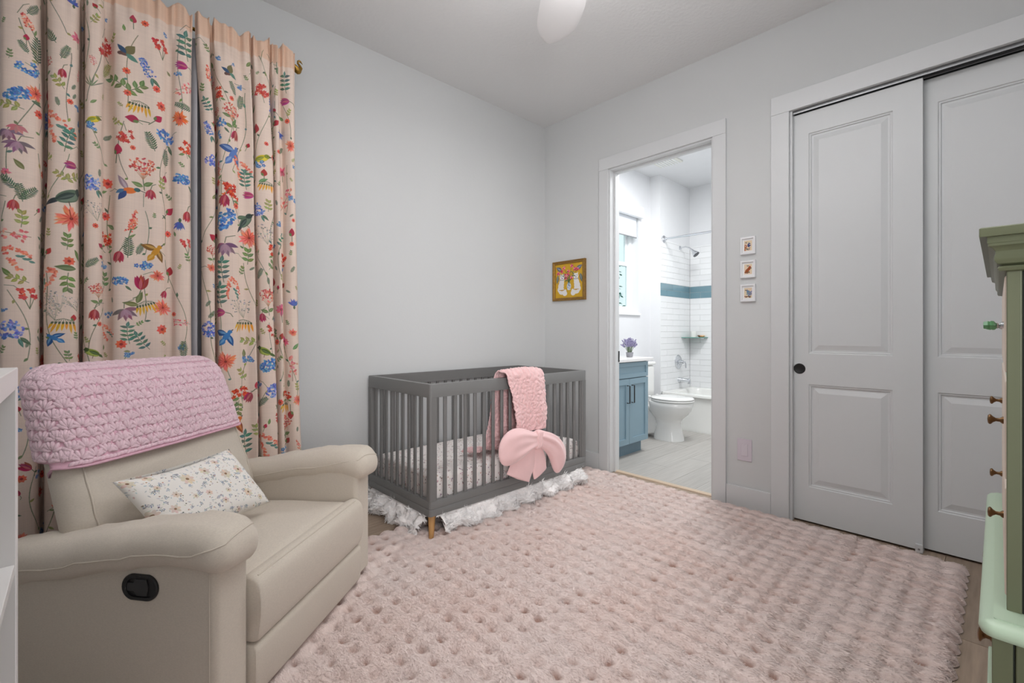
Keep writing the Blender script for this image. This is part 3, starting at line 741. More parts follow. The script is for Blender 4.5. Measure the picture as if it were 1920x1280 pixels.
ax = Vector((0, -.66, -.75)).normalized(); M_ = Matrix.Translation((5.52, TY - .16, 2.15)) @ ax.to_track_quat('Z', 'Y').to_matrix().to_4x4()
MB().lathe([(.012, 0), (.016, .01), (.014, .02), (.020, .035), (.040, .075), (.044, .085), (.042, .09)], M_, 20).build('head', M_CHROME, r)
MB().lathe([(0, .0895), (.040, .0895), (.040, .092), (0, .092)], M_, 20).build('spray_face', mat('grey_rubber', (96, 98, 102), 0.6, var=0.05), r)
r = thing('shower_valve', 'round chrome shower valve with lever handle on white tile', 'shower valve', (5.47, TY - .03, .75))
MB().lathe([(.088, 0), (.088, .004), (.080, .010), (.052, .014), (.050, .012), (.030, .016), (.026, .05), (.020, .065), (0, .065)], ymat(5.47, .757), 28).build('escutcheon', M_CHROME, r)
MB().tube([(5.47, TY - .06, .757), (5.495, TY - .085, .757), (5.50, TY - .095, .735), (5.502, TY - .095, .685)], [.012, .011, .009, .007], 10).build('lever', M_CHROME, r)
r = thing('tub_spout', 'chrome tub spout below the round shower valve', 'tub spout', (5.49, TY - .08, .51))
MB().tube([(5.49, TY - .009, .530), (5.49, TY - .05, .532), (5.49, TY - .12, .528), (5.49, TY - .15, .520)], [.034, .029, .027, .026], 14).build('spout', M_CHROME, r, smooth=60)
MB().lathe([(.020, 0), (.022, .02), (.020, .03)], Matrix.Translation((5.49, TY - .142, .488)), 14).build('outlet', M_CHROME, r)
MB().tube([(5.49, TY - .14, .545), (5.49, TY - .14, .568)], [.005, .008], 8).build('diverter_knob', M_CHROME, r)

r = thing('glass_shelf', 'clear glass corner shelf on the shower tile', 'shelf', (5.70, 2.66, 1.06))
cx, cy = XE - .010, TY - .010
pts = [(cx, cy), (cx - .235, cy)] + [(cx - .235*math.cos(a) , cy - .235*math.sin(a)) for a in np.linspace(.12, PI/2 - .12, 9)] + [(cx, cy - .235)]
MB().prism(pts, 'z', 1.058, 1.066).build('glass_plate', M_GLASSEDGE, r)
MB().box(cx - .19, cx - .15, cy - .012, cy, 1.048, 1.058).build('clip', M_CHROME, r); MB().box(cx - .012, cx, cy - .19, cy - .15, 1.048, 1.058).build('clip', M_CHROME, r)
r = thing('white_candle', 'white pillar candle in a jar on the glass corner shelf', 'candle', (5.715, 2.665, 1.066))
MB().lathe([(.034, 1.066), (.036, 1.068), (.036, 1.140), (.033, 1.142), (.031, 1.130), (0, 1.130)], Matrix.Translation((5.712, 2.668, 0)), 20).build('jar', mat('white_jar', (236, 234, 230), 0.3, var=0.01), r)
MB().tube([(5.712, 2.668, 1.129), (5.713, 2.668, 1.139)], .0015, 6).build('wick', M_BLACK, r)
r = thing('shell_cluster', 'brown and cream seashells at the end of the glass corner shelf', 'seashell', (5.755, 2.59, 1.066))
sh = [mat('shell_' + str(i), c, 0.5, var=0.25, vscale=40) for i, c in enumerate([(214, 176, 132), (232, 214, 190), (120, 84, 54), (222, 168, 120)])]
for k in range(6):
    a = k*1.05; c = Vector((5.752 + .016*math.cos(a), 2.583 + .028*math.sin(a), 1.066))
    M_ = Matrix.Translation(c + Vector((0, 0, .013))) @ Matrix.Rotation(a, 4, 'Z') @ Matrix.Rotation(1.2, 4, 'Y')
    MB().lathe([(0, -.016), (.008, -.013), (.014, -.003), (.012, .006), (.009, .007), (.010, .013), (.006, .019), (0, .028)], M_, 10).build('shell', sh[k % 4], r)

# ------------------------------------------------------------------ floral curtains on a rod with swan finials
MOTIFS = 'L=fern,-0.128,2.41,0.064,-35;lupine,-0.144,2.352,0.081,25;bud,-0.147,2.289,0.025,0;fern,-0.155,2.25,0.051,30;fern,-0.118,2.255,0.111,0;fern,-0.083,2.332,0.078,40;bluesmall,-0.144,2.171,0.076,0;carnation,-0.124,2.079,0.073,0;lilac,-0.175,2.057,0.084,30;olive,-0.189,2.01,0.071,80;umbel,-0.089,2.221,0.065,0;leaf,-0.092,2.179,0.035,80;tulip,-0.043,2.187,0.044,180;olive,-0.055,2.147,0.061,40;tulip,-0.091,2.112,0.052,200;cornflower,-0.011,2.493,0.045,0;pinkcarn,0,2.356,0.049,0;fern,-0.037,2.275,0.066,-20;pinkspray,0.004,2.203,0.049,0;pinkspray,0.048,2.279,0.041,20;grass,0.045,2.202,0.073,0;redspray,0.084,2.367,0.092,20;olivefern,0.089,2.27,0.083,-30;darkbird,0.156,2.353,0.099,0;redcarn,0.277,2.437,0.083,0;hyacinth,0.225,2.316,0.087,25;sprig,0.124,2.221,0.093,60;sprig,0.182,2.211,0.095,-50;bells,0.2,2.125,0.072,0;coralsmall,0.16,2.182,0.031,0;coralsmall,0.261,2.235,0.034,0;hyacinth,-0.095,2.005,0.073,0;columbine,-0.196,1.898,0.075,0;pinkcol,-0.17,1.926,0.05,0;columbine,-0.17,1.857,0.08,0;arch,-0.048,1.959,0.136,0;teal,-0.024,1.922,0.097,-20;yellowbird,0.05,2.027,0.073,0;bluesmall,0.051,2,0.055,0;bud,0.178,2.074,0.048,90;redspray,0.154,1.994,0.071,180;lilac,0.296,2.033,0.089,-20;fern,0.238,1.992,0.087,20;fern,0.296,1.934,0.084,0;magbell,-0.011,1.819,0.053,90;redcarn,-0.103,1.824,0.039,0;umbel,0.211,1.862,0.111,0;hummer,0.165,1.756,0.114,0;hydrangea,0.046,1.763,0.077,0;tulip,0.294,1.837,0.039,180;olive,0.281,1.807,0.059,0;tulip,0.238,1.752,0.053,180;greenbird,-0.027,1.684,0.15,0;carnation,-0.013,1.598,0.12,0;pinkcarn,-0.2,1.749,0.037,0;fern,-0.196,1.711,0.071,40;fern,-0.163,1.676,0.072,10;fern,-0.143,1.676,0.072,-40;tulip,-0.18,1.624,0.05,180;bluesmall,-0.104,1.643,0.039,0;breath,0.055,1.648,0.077,0;olive,-0.16,1.573,0.067,0;olive,-0.04,1.768,0.057,60;olive,-0.008,1.77,0.067,-60;lupine,0.182,1.631,0.086,-10;pinkspray,-0.189,1.514,0.096,90;arch,-0.163,1.419,0.105,10;arch,-0.089,1.337,0.108,-80;leaf,-0.2,1.363,0.046,40;olive,-0.166,1.335,0.063,70;coralsmall,-0.021,1.422,0.04,0;leaf,-0.032,1.394,0.066,85;leaf,0.002,1.449,0.054,30;sprig,-0.094,1.459,0.065,80;sprig,-0.027,1.501,0.066,0;sprig,-0.024,1.335,0.08,180;redcarn,-0.142,1.273,0.076,0;breath,-0.063,1.262,0.079,0;breath,-0.071,1.212,0.057,0;breath,-0.008,1.247,0.053,0;bells,-0.037,1.153,0.066,0;bud,-0.009,1.187,0.027,0;hydrangea,-0.189,1.139,0.088,0;redphlox,0.098,1.536,0.065,0;fern,0.046,1.424,0.064,-50;sprig,0.089,1.355,0.069,0;umbel,0.07,1.307,0.073,0;tulip,0.058,1.204,0.055,180;lupine,0.174,1.599,0.095,-10;fern,0.163,1.502,0.09,0;fern,0.202,1.5,0.057,-20;tulip,0.133,1.459,0.061,170;goldbird,0.257,1.497,0.098,0;bluesmall,0.217,1.432,0.067,0;lilac,0.136,1.354,0.061,0;columbred,0.208,1.35,0.077,0;carnation,0.267,1.386,0.069,0;carnation,0.287,1.242,0.089,0;leaf,0.204,1.285,0.058,-20;leaf,0.173,1.255,0.057,80;columbine,0.16,1.214,0.09,20;bells,0.232,1.238,0.068,20;tulip,0.292,1.304,0.044,160;bluebird,-0.065,1.105,0.065,90;greenbird2,0.058,1.04,0.082,0;arch,0.106,1.124,0.079,0;teal,0.163,1.124,0.085,0;coralsmall,0.144,1.077,0.042,0;carnation,-0.098,1.01,0.073,0;teal,0.21,1.088,0.086,30;bluesmall,0.353,1.061,0.04,0;teal,0.37,2.477,0.126,0;magbell,0.357,2.381,0.06,90;pinkspray,0.367,2.274,0.086,-50;fern,0.367,2.188,0.076,80;carnorange,0.353,2.13,0.08,0;redphlox,0.378,1.998,0.071,0;lilac,0.361,1.848,0.081,0;tulip,0.382,1.675,0.061,180;cornflower,0.353,1.634,0.06,180;redcarn,0.378,1.542,0.066,0;pinkspray,0.357,1.174,0.071,90;fern,0.363,1.048,0.081,0@R=umbel,0.47,1.515,0.063,0;bluebird2,0.547,2.023,0.123,0;lupine,0.488,1.937,0.089,0;redphlox,0.543,1.83,0.096,0;tulip,0.508,1.783,0.074,170;arch,0.602,1.951,0.119,0;teal,0.606,1.911,0.092,0;magbell,0.621,1.833,0.055,90;yellowbird,0.675,2.03,0.1,0;bluesmall,0.675,2.002,0.061,0;bud,0.693,1.959,0.039,0;leaf,0.69,1.922,0.045,-60;bells,0.705,1.889,0.062,0;hydrangea,0.663,1.767,0.077,0;olive,0.708,1.792,0.062,0;lilac,0.513,1.692,0.127,60;greenbird,0.602,1.688,0.114,30;carnation,0.621,1.614,0.115,0;columbine,0.515,1.547,0.111,10;breath,0.683,1.651,0.106,0;pinkspray,0.807,1.851,0.121,-20;bluesmall,0.84,1.849,0.058,0;pinkcarn,0.794,2.003,0.063,0;carnation,0.832,2.137,0.075,0;redphlox,0.733,1.56,0.068,0;bud,0.832,1.667,0.046,0;teal,0.778,1.622,0.091,-30;darkbird,0.543,2.417,0.091,20;redphlox,0.493,2.313,0.068,0;umbel,0.547,2.226,0.101,0;tulip,0.561,2.116,0.064,170;lilac,0.49,2.166,0.068,0;fern,0.559,2.348,0.07,25;fern,0.594,2.301,0.076,-10;hyacinth,0.736,2.322,0.096,0;teal,0.81,2.476,0.104,0;magbell,0.81,2.376,0.063,90;cornflower,0.783,2.201,0.063,180;redspray,0.693,2.385,0.084,0;leaf,0.52,2.207,0.042,70;leaf,0.559,2.182,0.043,-30;teal,0.497,1.439,0.116,0;arch,0.55,1.337,0.107,-30;teal,0.49,1.315,0.115,0;breath,0.578,1.258,0.097,0;bells,0.594,1.158,0.076,0;magbell,0.49,1.228,0.063,90;olive,0.479,1.189,0.063,0;hydrangea,0.442,1.144,0.088,0;bluebird,0.513,1.11,0.1,0;carnation,0.448,1.442,0.052,0;umbel,0.7,1.31,0.106,0;tulip,0.67,1.206,0.055,180;greenbird2,0.683,1.026,0.111,0;pinkcarn,0.765,1.251,0.08,0;cornflower,0.84,1.282,0.058,0;pinkcarn,0.799,1.08,0.069,0;redspray,0.726,1.137,0.073,0;carnation,0.511,0.983,0.111,0;lilac,0.695,0.956,0.1,30;bluesmall,0.609,0.987,0.06,0;redphlox,0.568,0.836,0.091,0;tulip,0.606,0.794,0.065,150;hydrangea,0.721,0.82,0.084,0;pinkspray,0.824,0.935,0.121,10;orangebird,0.543,0.67,0.112,0;fern,0.663,0.764,0.077,-50;pinkcarn,0.655,0.798,0.039,0;tulip,0.648,0.669,0.05,180;arch,0.688,0.539,0.128,0;olive,0.638,0.616,0.071,20;olive,0.578,0.913,0.07,30;sprig,0.559,0.748,0.075,180;teal,0.583,0.557,0.124,0;bells,0.783,0.723,0.069,0;bud,0.813,0.682,0.046,180;umbel,0.791,0.636,0.097,0;carnation,0.854,0.758,0.07,0;redspray,0.739,0.671,0.073,0;bluesmall,0.778,0.481,0.074,0;leaf,0.592,1.023,0.043,0;sprig,0.614,1.518,0.082,0;sprig,0.726,1.489,0.073,-30;fern,0.663,1.435,0.066,-30;olive,0.778,1.423,0.069,0;olive,0.614,1.082,0.076,80;hyacinth,0.437,2.118,0.072,20;lupine,0.455,2.383,0.088,10;umbel,0.453,1.526,0.062,0@'
def parse(tag):
    for part in MOTIFS.strip('@').split('@'):
        if part.startswith(tag + '='):
            return [(k, float(a), float(b), float(c), float(d)) for k, a, b, c, d in (q.split(',') for q in part[2:].split(';'))]
PROF_L = [(-.218, 2.672), (-.205, 2.648), (-.165, 2.640), (-.128, 2.646), (-.112, 2.668), (-.106, 2.705), (-.098, 2.722), (-.090, 2.700), (-.088, 2.664), (-.070, 2.643), (-.035, 2.640), (-.005, 2.648), (.006, 2.672), (.010, 2.712), (.017, 2.726), (.024, 2.700), (.026, 2.662), (.038, 2.644), (.062, 2.643), (.080, 2.658), (.088, 2.680), (.102, 2.688), (.114, 2.676), (.124, 2.652), (.150, 2.642), (.205, 2.645), (.255, 2.643), (.285, 2.652), (.305, 2.668), (.322, 2.668), (.336, 2.650), (.360, 2.643), (.388, 2.650), (.400, 2.668)]
PROF_R = [(.412, 2.676), (.424, 2.654), (.446, 2.646), (.464, 2.656), (.470, 2.690), (.477, 2.715), (.486, 2.690), (.490, 2.656), (.510, 2.644), (.545, 2.642), (.566, 2.650), (.582, 2.664), (.605, 2.668), (.628, 2.658), (.640, 2.656), (.648, 2.672), (.652, 2.702), (.660, 2.690), (.664, 2.658), (.690, 2.644), (.715, 2.645), (.732, 2.652), (.740, 2.680), (.746, 2.698), (.753, 2.668), (.762, 2.648), (.775, 2.650), (.783, 2.676), (.796, 2.684), (.808, 2.662), (.830, 2.645), (.855, 2.650), (.868, 2.668)]
Z_TOP, Z_BOT = 2.655, 0.015
def curtain_print(prof, tag):
    C = catmull(prof, 6); seg = np.r_[0, np.cumsum(np.hypot(*np.diff(C, axis=0).T))]; S = seg[-1]
    base = (231, 211, 197)
    R = 820; cv = Canvas(S, Z_TOP - Z_BOT, R, base)
    n1 = np.random.default_rng(3).random((cv.H, 1)); n2 = np.random.default_rng(5).random((1, cv.W))       # slubs of the linen weave
    cv.a *= (1 + .030*(n1 - .5) + .030*(n2 - .5) + .02*(vnoise((cv.H, cv.W), (60, 20), 2) - .5))[..., None].astype(np.float32)
    hd = int((Z_TOP - .092 - Z_BOT)*R); cv.a[hd:] *= np.array([.99, .925, .87], np.float32)                   # doubled header
    order = np.argsort(C[:, 0])
    def to_s(x): return float(np.interp(x, C[order, 0], seg[order]))
    rnd = random.Random(11 if tag == 'L' else 12)
    for k in range(int(S/.13)):                                                                              # climbing stems
        x = .06 + k*.13 + rnd.uniform(-.03, .03); p1, p2 = rnd.uniform(0, 6), rnd.uniform(0, 6); pts = []
        for i in range(130):
            z = .1 + i*.019; pts.append((x + .05*math.sin(z*5 + p1) + .02*math.sin(z*13 + p2), z))
        i = 0
        while i < 128:
            L_ = rnd.randint(8, 26); cv.line(pts[i:i + L_], .0026, jit(STEM, 8), .85)
            for q in range(i, min(i + L_, 128), 6):
                a = rnd.uniform(0, 2*PI); cv.petal(pts[q][0], pts[q][1], rnd.uniform(.012, .024), .009, a, jit(rnd.choice([GREEN, OLIVE, TEAL, DGREEN]), 12), .95)
            if rnd.random() < .7:
                q = pts[min(i + L_, 128)]; a = rnd.uniform(-.6, 3.6); e = (q[0] + .06*math.cos(a), q[1] + .06*math.sin(a)); cv.line([q, ((q[0]+e[0])/2, (q[1]+e[1])/2 + .012), e], .0022, jit(STEM, 8), .8)
            i += L_ + rnd.randint(3, 8)
    items = [(k, to_s(x), z - Z_BOT, s*.97, r) for k, x, z, s, r in parse(tag)]
    kinds = ['sprig', 'olive', 'bluesmall', 'carnation', 'tulip', 'fern', 'umbel', 'bud', 'teal', 'redphlox', 'leaf', 'coralsmall', 'pinkspray', 'hydrangea', 'lupine']
    occ = [(a, b, c) for _, a, b, c, _ in items]
    tries = 0
    while tries < 900:
        tries += 1; a, b = rnd.uniform(.02, S - .02), rnd.uniform(.03, Z_TOP - .13 - Z_BOT); big = b < .55
        kd = rnd.choice(kinds if big or rnd.random() < .25 else ['sprig', 'olive', 'leaf', 'bud', 'coralsmall', 'fern', 'bluesmall'])
        sz = rnd.uniform(.05, .09) if kd in ('carnation', 'umbel', 'hydrangea', 'teal', 'lupine', 'redphlox') else rnd.uniform(.022, .05)
        if all((a - p)**2 + (b - q)**2 > (.52*(sz + c))**2 for p, q, c in occ):
            occ.append((a, b, sz)); items.append((kd, a, b, sz, rnd.uniform(-60, 60)))
    st = random.getstate(); random.seed(21)
    for k, a, b, s, r in items: motif(cv, k, a, b, s, r)
    random.setstate(st)
    cv.a[:hd] = cv.a[:hd]*.90 + .10*np.array(base, np.float32)/255
    return cv, C, seg
def curtain(tag, prof, label):
    cv, C, seg = curtain_print(prof, tag); S = seg[-1]
    M = print_mat('floral_linen_' + tag, cv.a, 0.9, sheen=.1, bump=.10, bscale=420)
    zs = np.r_[np.linspace(Z_BOT, 2.50, 60), np.linspace(2.505, Z_TOP, 16)]
    nz, ns = len(zs), len(C); P = np.zeros((ns, nz, 3)); UV = np.zeros((ns, nz, 2))
    sway = vnoise((ns, nz), (9, 5), 31 if tag == 'L' else 32) - .5; dep = vnoise((ns, nz), (8, 4), 41) - .5
    xs, ys = C[:, 0], C[:, 1]
    for j, z in enumerate(zs):
        t = (Z_TOP - z)/(Z_TOP - Z_BOT)
        if tag == 'R': x = xs + .030*sstep(0, .25, t)*(1 - (xs - .41)/.46) + .055*t**1.3*np.clip((xs - .41)/.46, 0, 1)
        else: x = xs - .006*t
        x = x + sway[:, j]*.016*min(1, t*4)
        g = sstep(.0, .10, t)                                   # gathered flat on the rod pocket at the top
        rip = .008*np.sin(seg*2*PI/.052 + 1.3) + .004*np.sin(seg*2*PI/.031)
        y = (2.668 + (ys - 2.668)*(.30 + .95*g) + rip*(1 - g)*1.0 - .006 - .010*(1 - g) + dep[:, j]*.012*g)
        if 2.56 < z < 2.60: y = y - .000
        zz = z + (.012*np.sin(seg*37) + .010*np.sin(seg*71 + 1) + .022*(xs - .3))*sstep(2.58, 2.655, z)
        P[:, j] = np.stack([x, y, zz*np.ones(ns)], 1); UV[:, j] = np.stack([seg/S, np.full(ns, (z - Z_BOT)/(Z_TOP - Z_BOT))], 1)
    root = thing('floral_curtain', label, 'curtain', (float(xs.mean()), 2.67, Z_BOT), group='floral curtains on the rod')
    grid_mb(P).build('panel', M, root, smooth=180, uv=UV.reshape(-1, 2), solid=.0016)
    x0, x1 = (-.20, .425) if tag == 'L' else (.432, .88)
    Lx = np.linspace(x0, x1, 40); Pl = np.zeros((40, 30, 3))
    for j, z in enumerate(np.linspace(.05, 2.56, 30)):
        Pl[:, j] = np.stack([Lx, 2.765 + .010*np.sin(Lx*38 + 1) - (.075*sstep(.34, .43, Lx) if tag == 'L' else 0), np.full(40, z)], 1)
    grid_mb(Pl).build('lining', M_LINING, root, smooth=180, solid=.0016)
    return root
M_LINING = mat('grey_lining', (186, 184, 188), 0.95, var=.03, vscale=4)
curtain('L', PROF_L, 'wide floral curtain panel behind the recliner, at the far end from the swan finial')
curtain('R', PROF_R, 'narrow floral curtain panel next to the brass swan finial')

M_BRASS = mat('antique_brass', (150, 116, 52), 0.32, metal=0.9, var=.18, vscale=30)
r = thing('curtain_rod', 'brass curtain rod with a swan finial above the floral curtains', 'curtain rod', (.3, 2.70, 2.60))
RZ = 2.612; RY = 2.704
MB().tube([(-.25, RY, RZ), (.872, RY, RZ)], .0085, 12).build('rod', M_BRASS, r)
for bx in (-.235, .40, .866):
    MB().tube([(bx, YA - .004, RZ + .0), (bx, RY + .004, RZ)], .006, 8).tube([(bx, YA - .008, RZ), (bx, YA, RZ)], .02, 14).build('bracket', M_BRASS, r)
def swan(x, sg, y=RY, z=RZ):
    m = MB()
    def ell(c, a): return [(x + sg*c[0], y + a[0]*math.cos(2*PI*k/12), z + c[1] + a[1]*math.sin(2*PI*k/12)) for k in range(12)]
    m.loft([ell((-.006, .004), (.001, .001)), ell((-.003, .002), (.010, .010)), ell((.010, -.006), (.017, .020)), ell((.026, -.012), (.017, .021)), ell((.038, -.014), (.011, .014)), ell((.045, -.013), (.002, .003))])
    m.tube([(x + sg*.036, y, z - .008), (x + sg*.043, y, z + .006), (x + sg*.036, y, z + .018), (x + sg*.026, y, z + .028), (x + sg*.026, y, z + .039), (x + sg*.034, y, z + .045), (x + sg*.042, y, z + .041)], [.010, .0085, .0068, .0056, .0052, .0058, .0052], 10)
    m.tube([(x + sg*.041, y, z + .041), (x + sg*.052, y, z + .031)], [.0042, .001], 8)
    o = m.build('swan_finial', M_BRASS, r, smooth=70)
    for s_ in (-1, 1):
        w = MB(); w.loft([[(x + sg*q[0], y + s_*q[2], z + q[1] + e) for e in (-q[3], 0, q[3])] + [(x + sg*q[0], y + s_*(q[2] + .003), z + q[1])] for q in ((-.014, .010, .012, .002), (0, .004, .017, .008), (.014, -.004, .018, .009), (.028, -.010, .015, .004))])
        w.build('wing', M_BRASS, o, smooth=60)
swan(.875, 1); swan(-.255, -1)

# ------------------------------------------------------------------ recliner (local frame: x across, y towards its back)
M_FAB = mat('oatmeal_linen', (210, 200, 186), 0.92, var=.07, vscale=170, stretch=(1, 1, 3), bump=.25, bscale=700, sheen=.15)
M_FABD = mat('oatmeal_seam', (208, 198, 184), 0.95, var=.05)
rec = thing('recliner', 'oatmeal linen recliner with black pull handle in the corner by the floral curtains', 'armchair', (.3754, 1.5014, 0), math.radians(38.6))
WC = .338                                              # middle of the seat
def arm_slope(v): return -.150*max(v, 0)
def rproj(lo, hi, r, p):
    lo, hi, p = np.array(lo), np.array(hi), np.array(p, float); rr = np.minimum(r, (hi - lo)/2*.999)
    p = np.clip(p, lo, hi); c = np.clip(p, lo + rr, hi - rr); d = (p - c)/rr; L = np.linalg.norm(d); return c + d/max(L, 1e-9)*rr
def mk_arm(s):
    fx = (lambda u: u) if s < 0 else (lambda u: 2*WC - u)          # mirror for the far arm
    def dpan(u, v, z): t = (z - .045)/.50; return (fx(u), v, z + t*arm_slope(v))
    rbox(-.122, .004, .016, .74, .045, .560, .020, (3, 8, 6), dpan).build('arm_panel', M_FAB, rec, local=True, smooth=60)
    rs_ = np.random.default_rng(5 if s < 0 else 6); ph = rs_.uniform(0, 6, 4)
    PLO, PHI, PR = (-.156, -.028, .498), (.020, .78, .612), .054
    def dpad(u, v, z):
        um = -.066; t = (z - .498)/.114; f = sstep(.14, -.03, v)
        u2 = um + (u - um)*(1 - .10*sstep(.35, .8, v))
        z2 = z + arm_slope(v - .02) + .014*math.sin(PI*min(max((v + .03)/.55, 0), 1)) - (1 - t)*.030*f - .022*f*f*max(t, 0)
        z2 += (.0024*math.sin(v*34 + u*26 + ph[0]) + .0018*math.sin(v*71 - u*33 + ph[1]))
        u2 += .0020*math.sin(v*52 + z*60 + ph[2])*(1 - t)
        return (fx(u2), v, z2)
    rbox(*[q for k in range(3) for q in (PLO[k], PHI[k])], PR, (4, 22, 3), dpad, k=6).build('arm_pad', M_FAB, rec, local=True, smooth=180)
    def ps(p, e=.0006):
        q = rproj(PLO, PHI, PR, p); c = np.clip(q, np.array(PLO) + PR, np.array(PHI) - PR); n_ = q - c; n_ = n_/max(np.linalg.norm(n_), 1e-9); return dpad(*(q + n_*e))
    pts = [ps((-.156, v, .548)) for v in np.linspace(.74, .06, 20)]
    pts += [ps((-.156 + .02*a, .06 - .088*a, .548 + .045*a)) for a in np.linspace(0, 1, 8)[1:]]
    pts += [ps((-.136 + .156*a, -.028 + .03*a, .593 + .006*math.sin(PI*a))) for a in np.linspace(0, 1, 10)[1:]]
    pts += [ps((.020, .002 + .5*a, .590 - .04*min(a*4, 1))) for a in np.linspace(0, 1, 8)[1:]]
    MB().tube(pts, .0022, 6).build('piping', M_FABD, rec, local=True)
    MB().tube([dpan(-.1228, .036, z) for z in np.linspace(.06, .53, 10)], .0018, 6).build('piping', M_FABD, rec, local=True)
mk_arm(-1); mk_arm(1)
S1 = 2*WC - .002
def dseat(u, v, z):
    e = 1 - ((u - WC)/(WC))**2; return (u, v, z + max(0, z - .33)/.07*(.022*max(e, 0) - .03*max(v - .1, 0) + .003*math.sin(u*23 + v*9)*math.sin(v*17)))
rbox(.006, S1 - .004, .022, .60, .27, .392, .045, (8, 8, 3), dseat).build('seat_cushion', M_FAB, rec, local=True, smooth=180)
def foot(name, ring, u0, u1):
    rr = np.array(ring); c = rr.mean(0); R_ = []
    for u, k in ((u0, .90), (u0 + .004, .96), (u0 + .014, 1.0), (u0 + .2, 1.03), ((u0 + u1)/2, 1.04), (u1 - .2, 1.03), (u1 - .014, 1.0), (u1 - .004, .96), (u1, .90)):
        R_.append([(u, c[0] + (q[0] - c[0])*k, c[1] + (q[1] - c[1])*(k if k < 1 else 1)) for q in rr])
    return MB().loft(R_).build(name, M_FAB, rec, local=True, smooth=60)
fp = foot('footrest_pad', catmull([(.07, .385), (.03, .405), (.004, .398), (-.014, .375), (-.020, .32), (-.015, .255), (-.004, .215), (.02, .206), (.07, .212)], 4).tolist(), .010, S1 - .004)
fl_ = foot('footrest_panel', [(.07, .204), (.006, .204), (-.003, .196), (-.005, .18), (-.004, .062), (.002, .05), (.07, .045)], .008, S1 - .002)
MB().tube([(u, .0075, .4010) for u in np.linspace(.03, S1 - .03, 12)], .0022, 6).build('piping', M_FABD, rec, local=True)
BX0, BX1 = -.045, .700
def dback(x, y, z, puff=1.0):
    t = (z - .40)/.62; um = (BX0 + BX1)/2
    u = um + (x - um)*(1 - .09*max(t, 0)**1.5)
    fr = 1 - min(max(y/.13, 0), 1); e = max(0, 1 - ((x - um)/.40)**2)
    b = .028*math.sin(PI*min(max(t*1.9, 0), 1))*e + .022*math.sin(PI*min(max((t - .45)/.55, 0), 1))*e
    wr = .0075*math.sin(z*74 + 2.2*math.sin(x*9) + x*6)*e*max(0, 1 - abs(t - .22)*3.6) + .002*math.sin(z*130 - x*15)*e*max(0, 1 - abs(t - .3)*3)
    return (u, .485 + y + (z - .40)*.335 - fr*(b + wr)*puff, z)
def back_mb(o=0.0, z0=.40):
    return rbox(BX0 - o, BX1 + o, -o, .13 + o, z0, 1.005 + o, .062 + o, (16, 3, 40), dback, k=5)
back_mb().build('backrest', M_FAB, rec, local=True, smooth=180)
def bsurf(p, e=.0006):
    lo, hi = (BX0, 0, .40), (BX1, .13, 1.005); q = rproj(lo, hi, .062, p); c = np.clip(q, np.array(lo) + .062, np.array(hi) - .062); n_ = q - c; n_ = n_/max(np.linalg.norm(n_), 1e-9); return dback(*(q + n_*e))
for sx in (BX0 + .040, BX1 - .040):
    MB().tube([bsurf((sx, 0, z), .0016) for z in np.linspace(.44, .96, 60)], .0032, 8).build('piping', M_FABD, rec, local=True)
# black pull handle set in the near side panel
def side(v, z, d): return (-.1222 - d, v, z)
HV, HZ = .245, .431
def stad(a, b, n=10, dv=0.0):
    p = []
    for k in range(2*n):
        t = 2*PI*k/(2*n) ; p.append((dv + (a - b)*(1 if math.cos(t) > 0 else -1) + b*math.cos(t), b*math.sin(t)))
    return p
def slopez(v): return arm_slope(v)*.82
o1 = stad(.056, .036, 14); o2 = stad(.045, .026, 14, -.004)
m = MB()
m.loft([[side(HV + p, HZ + slopez(HV)*0 + q, e) for p, q in ring] for ring, e in ((o1, -.004), (o1, .004), ([(p*.95, q*.93) for p, q in o1], .0065), (o2, .0060), (o2, .0012))], caps=False)
b = len(m.v); m.f.append(tuple(range(b - len(o2), b)))
hb = m.build('handle_bezel', M_BLACK, rec, local=True, smooth=40)
m = MB()
m.prism([(HV + .043, HZ - .011), (HV + .043, HZ + .011), (HV + .020, HZ + .012), (HV + .014, HZ + .022), (HV - .020, HZ + .023), (HV - .026, HZ), (HV - .022, HZ - .022), (HV + .008, HZ - .024), (HV + .018, HZ - .012)], 'x', -.1222 - .0045, -.1222 - .0005)
m.build('lever', mat('black_plastic', (46, 46, 47), 0.4, var=.03), hb, local=True, bevel=.0015)
for (u, v) in ((.0, .06), (S1 - .02, .06), (.0, .66), (S1 - .02, .66)):
    MB().lathe([(.022, .0405), (.024, .0415), (.020, .05), (0, .05)], Matrix.Translation((u, v, 0)), 12).build('foot', M_BLACK, rec, local=True)
rbox(-.0, S1 - .01, .06, .70, .05, .28, .02, (2, 2, 2)).build('base_frame', mat('dark_base_cloth', (60, 56, 52), .95, var=.05), rec, local=True, smooth=60)

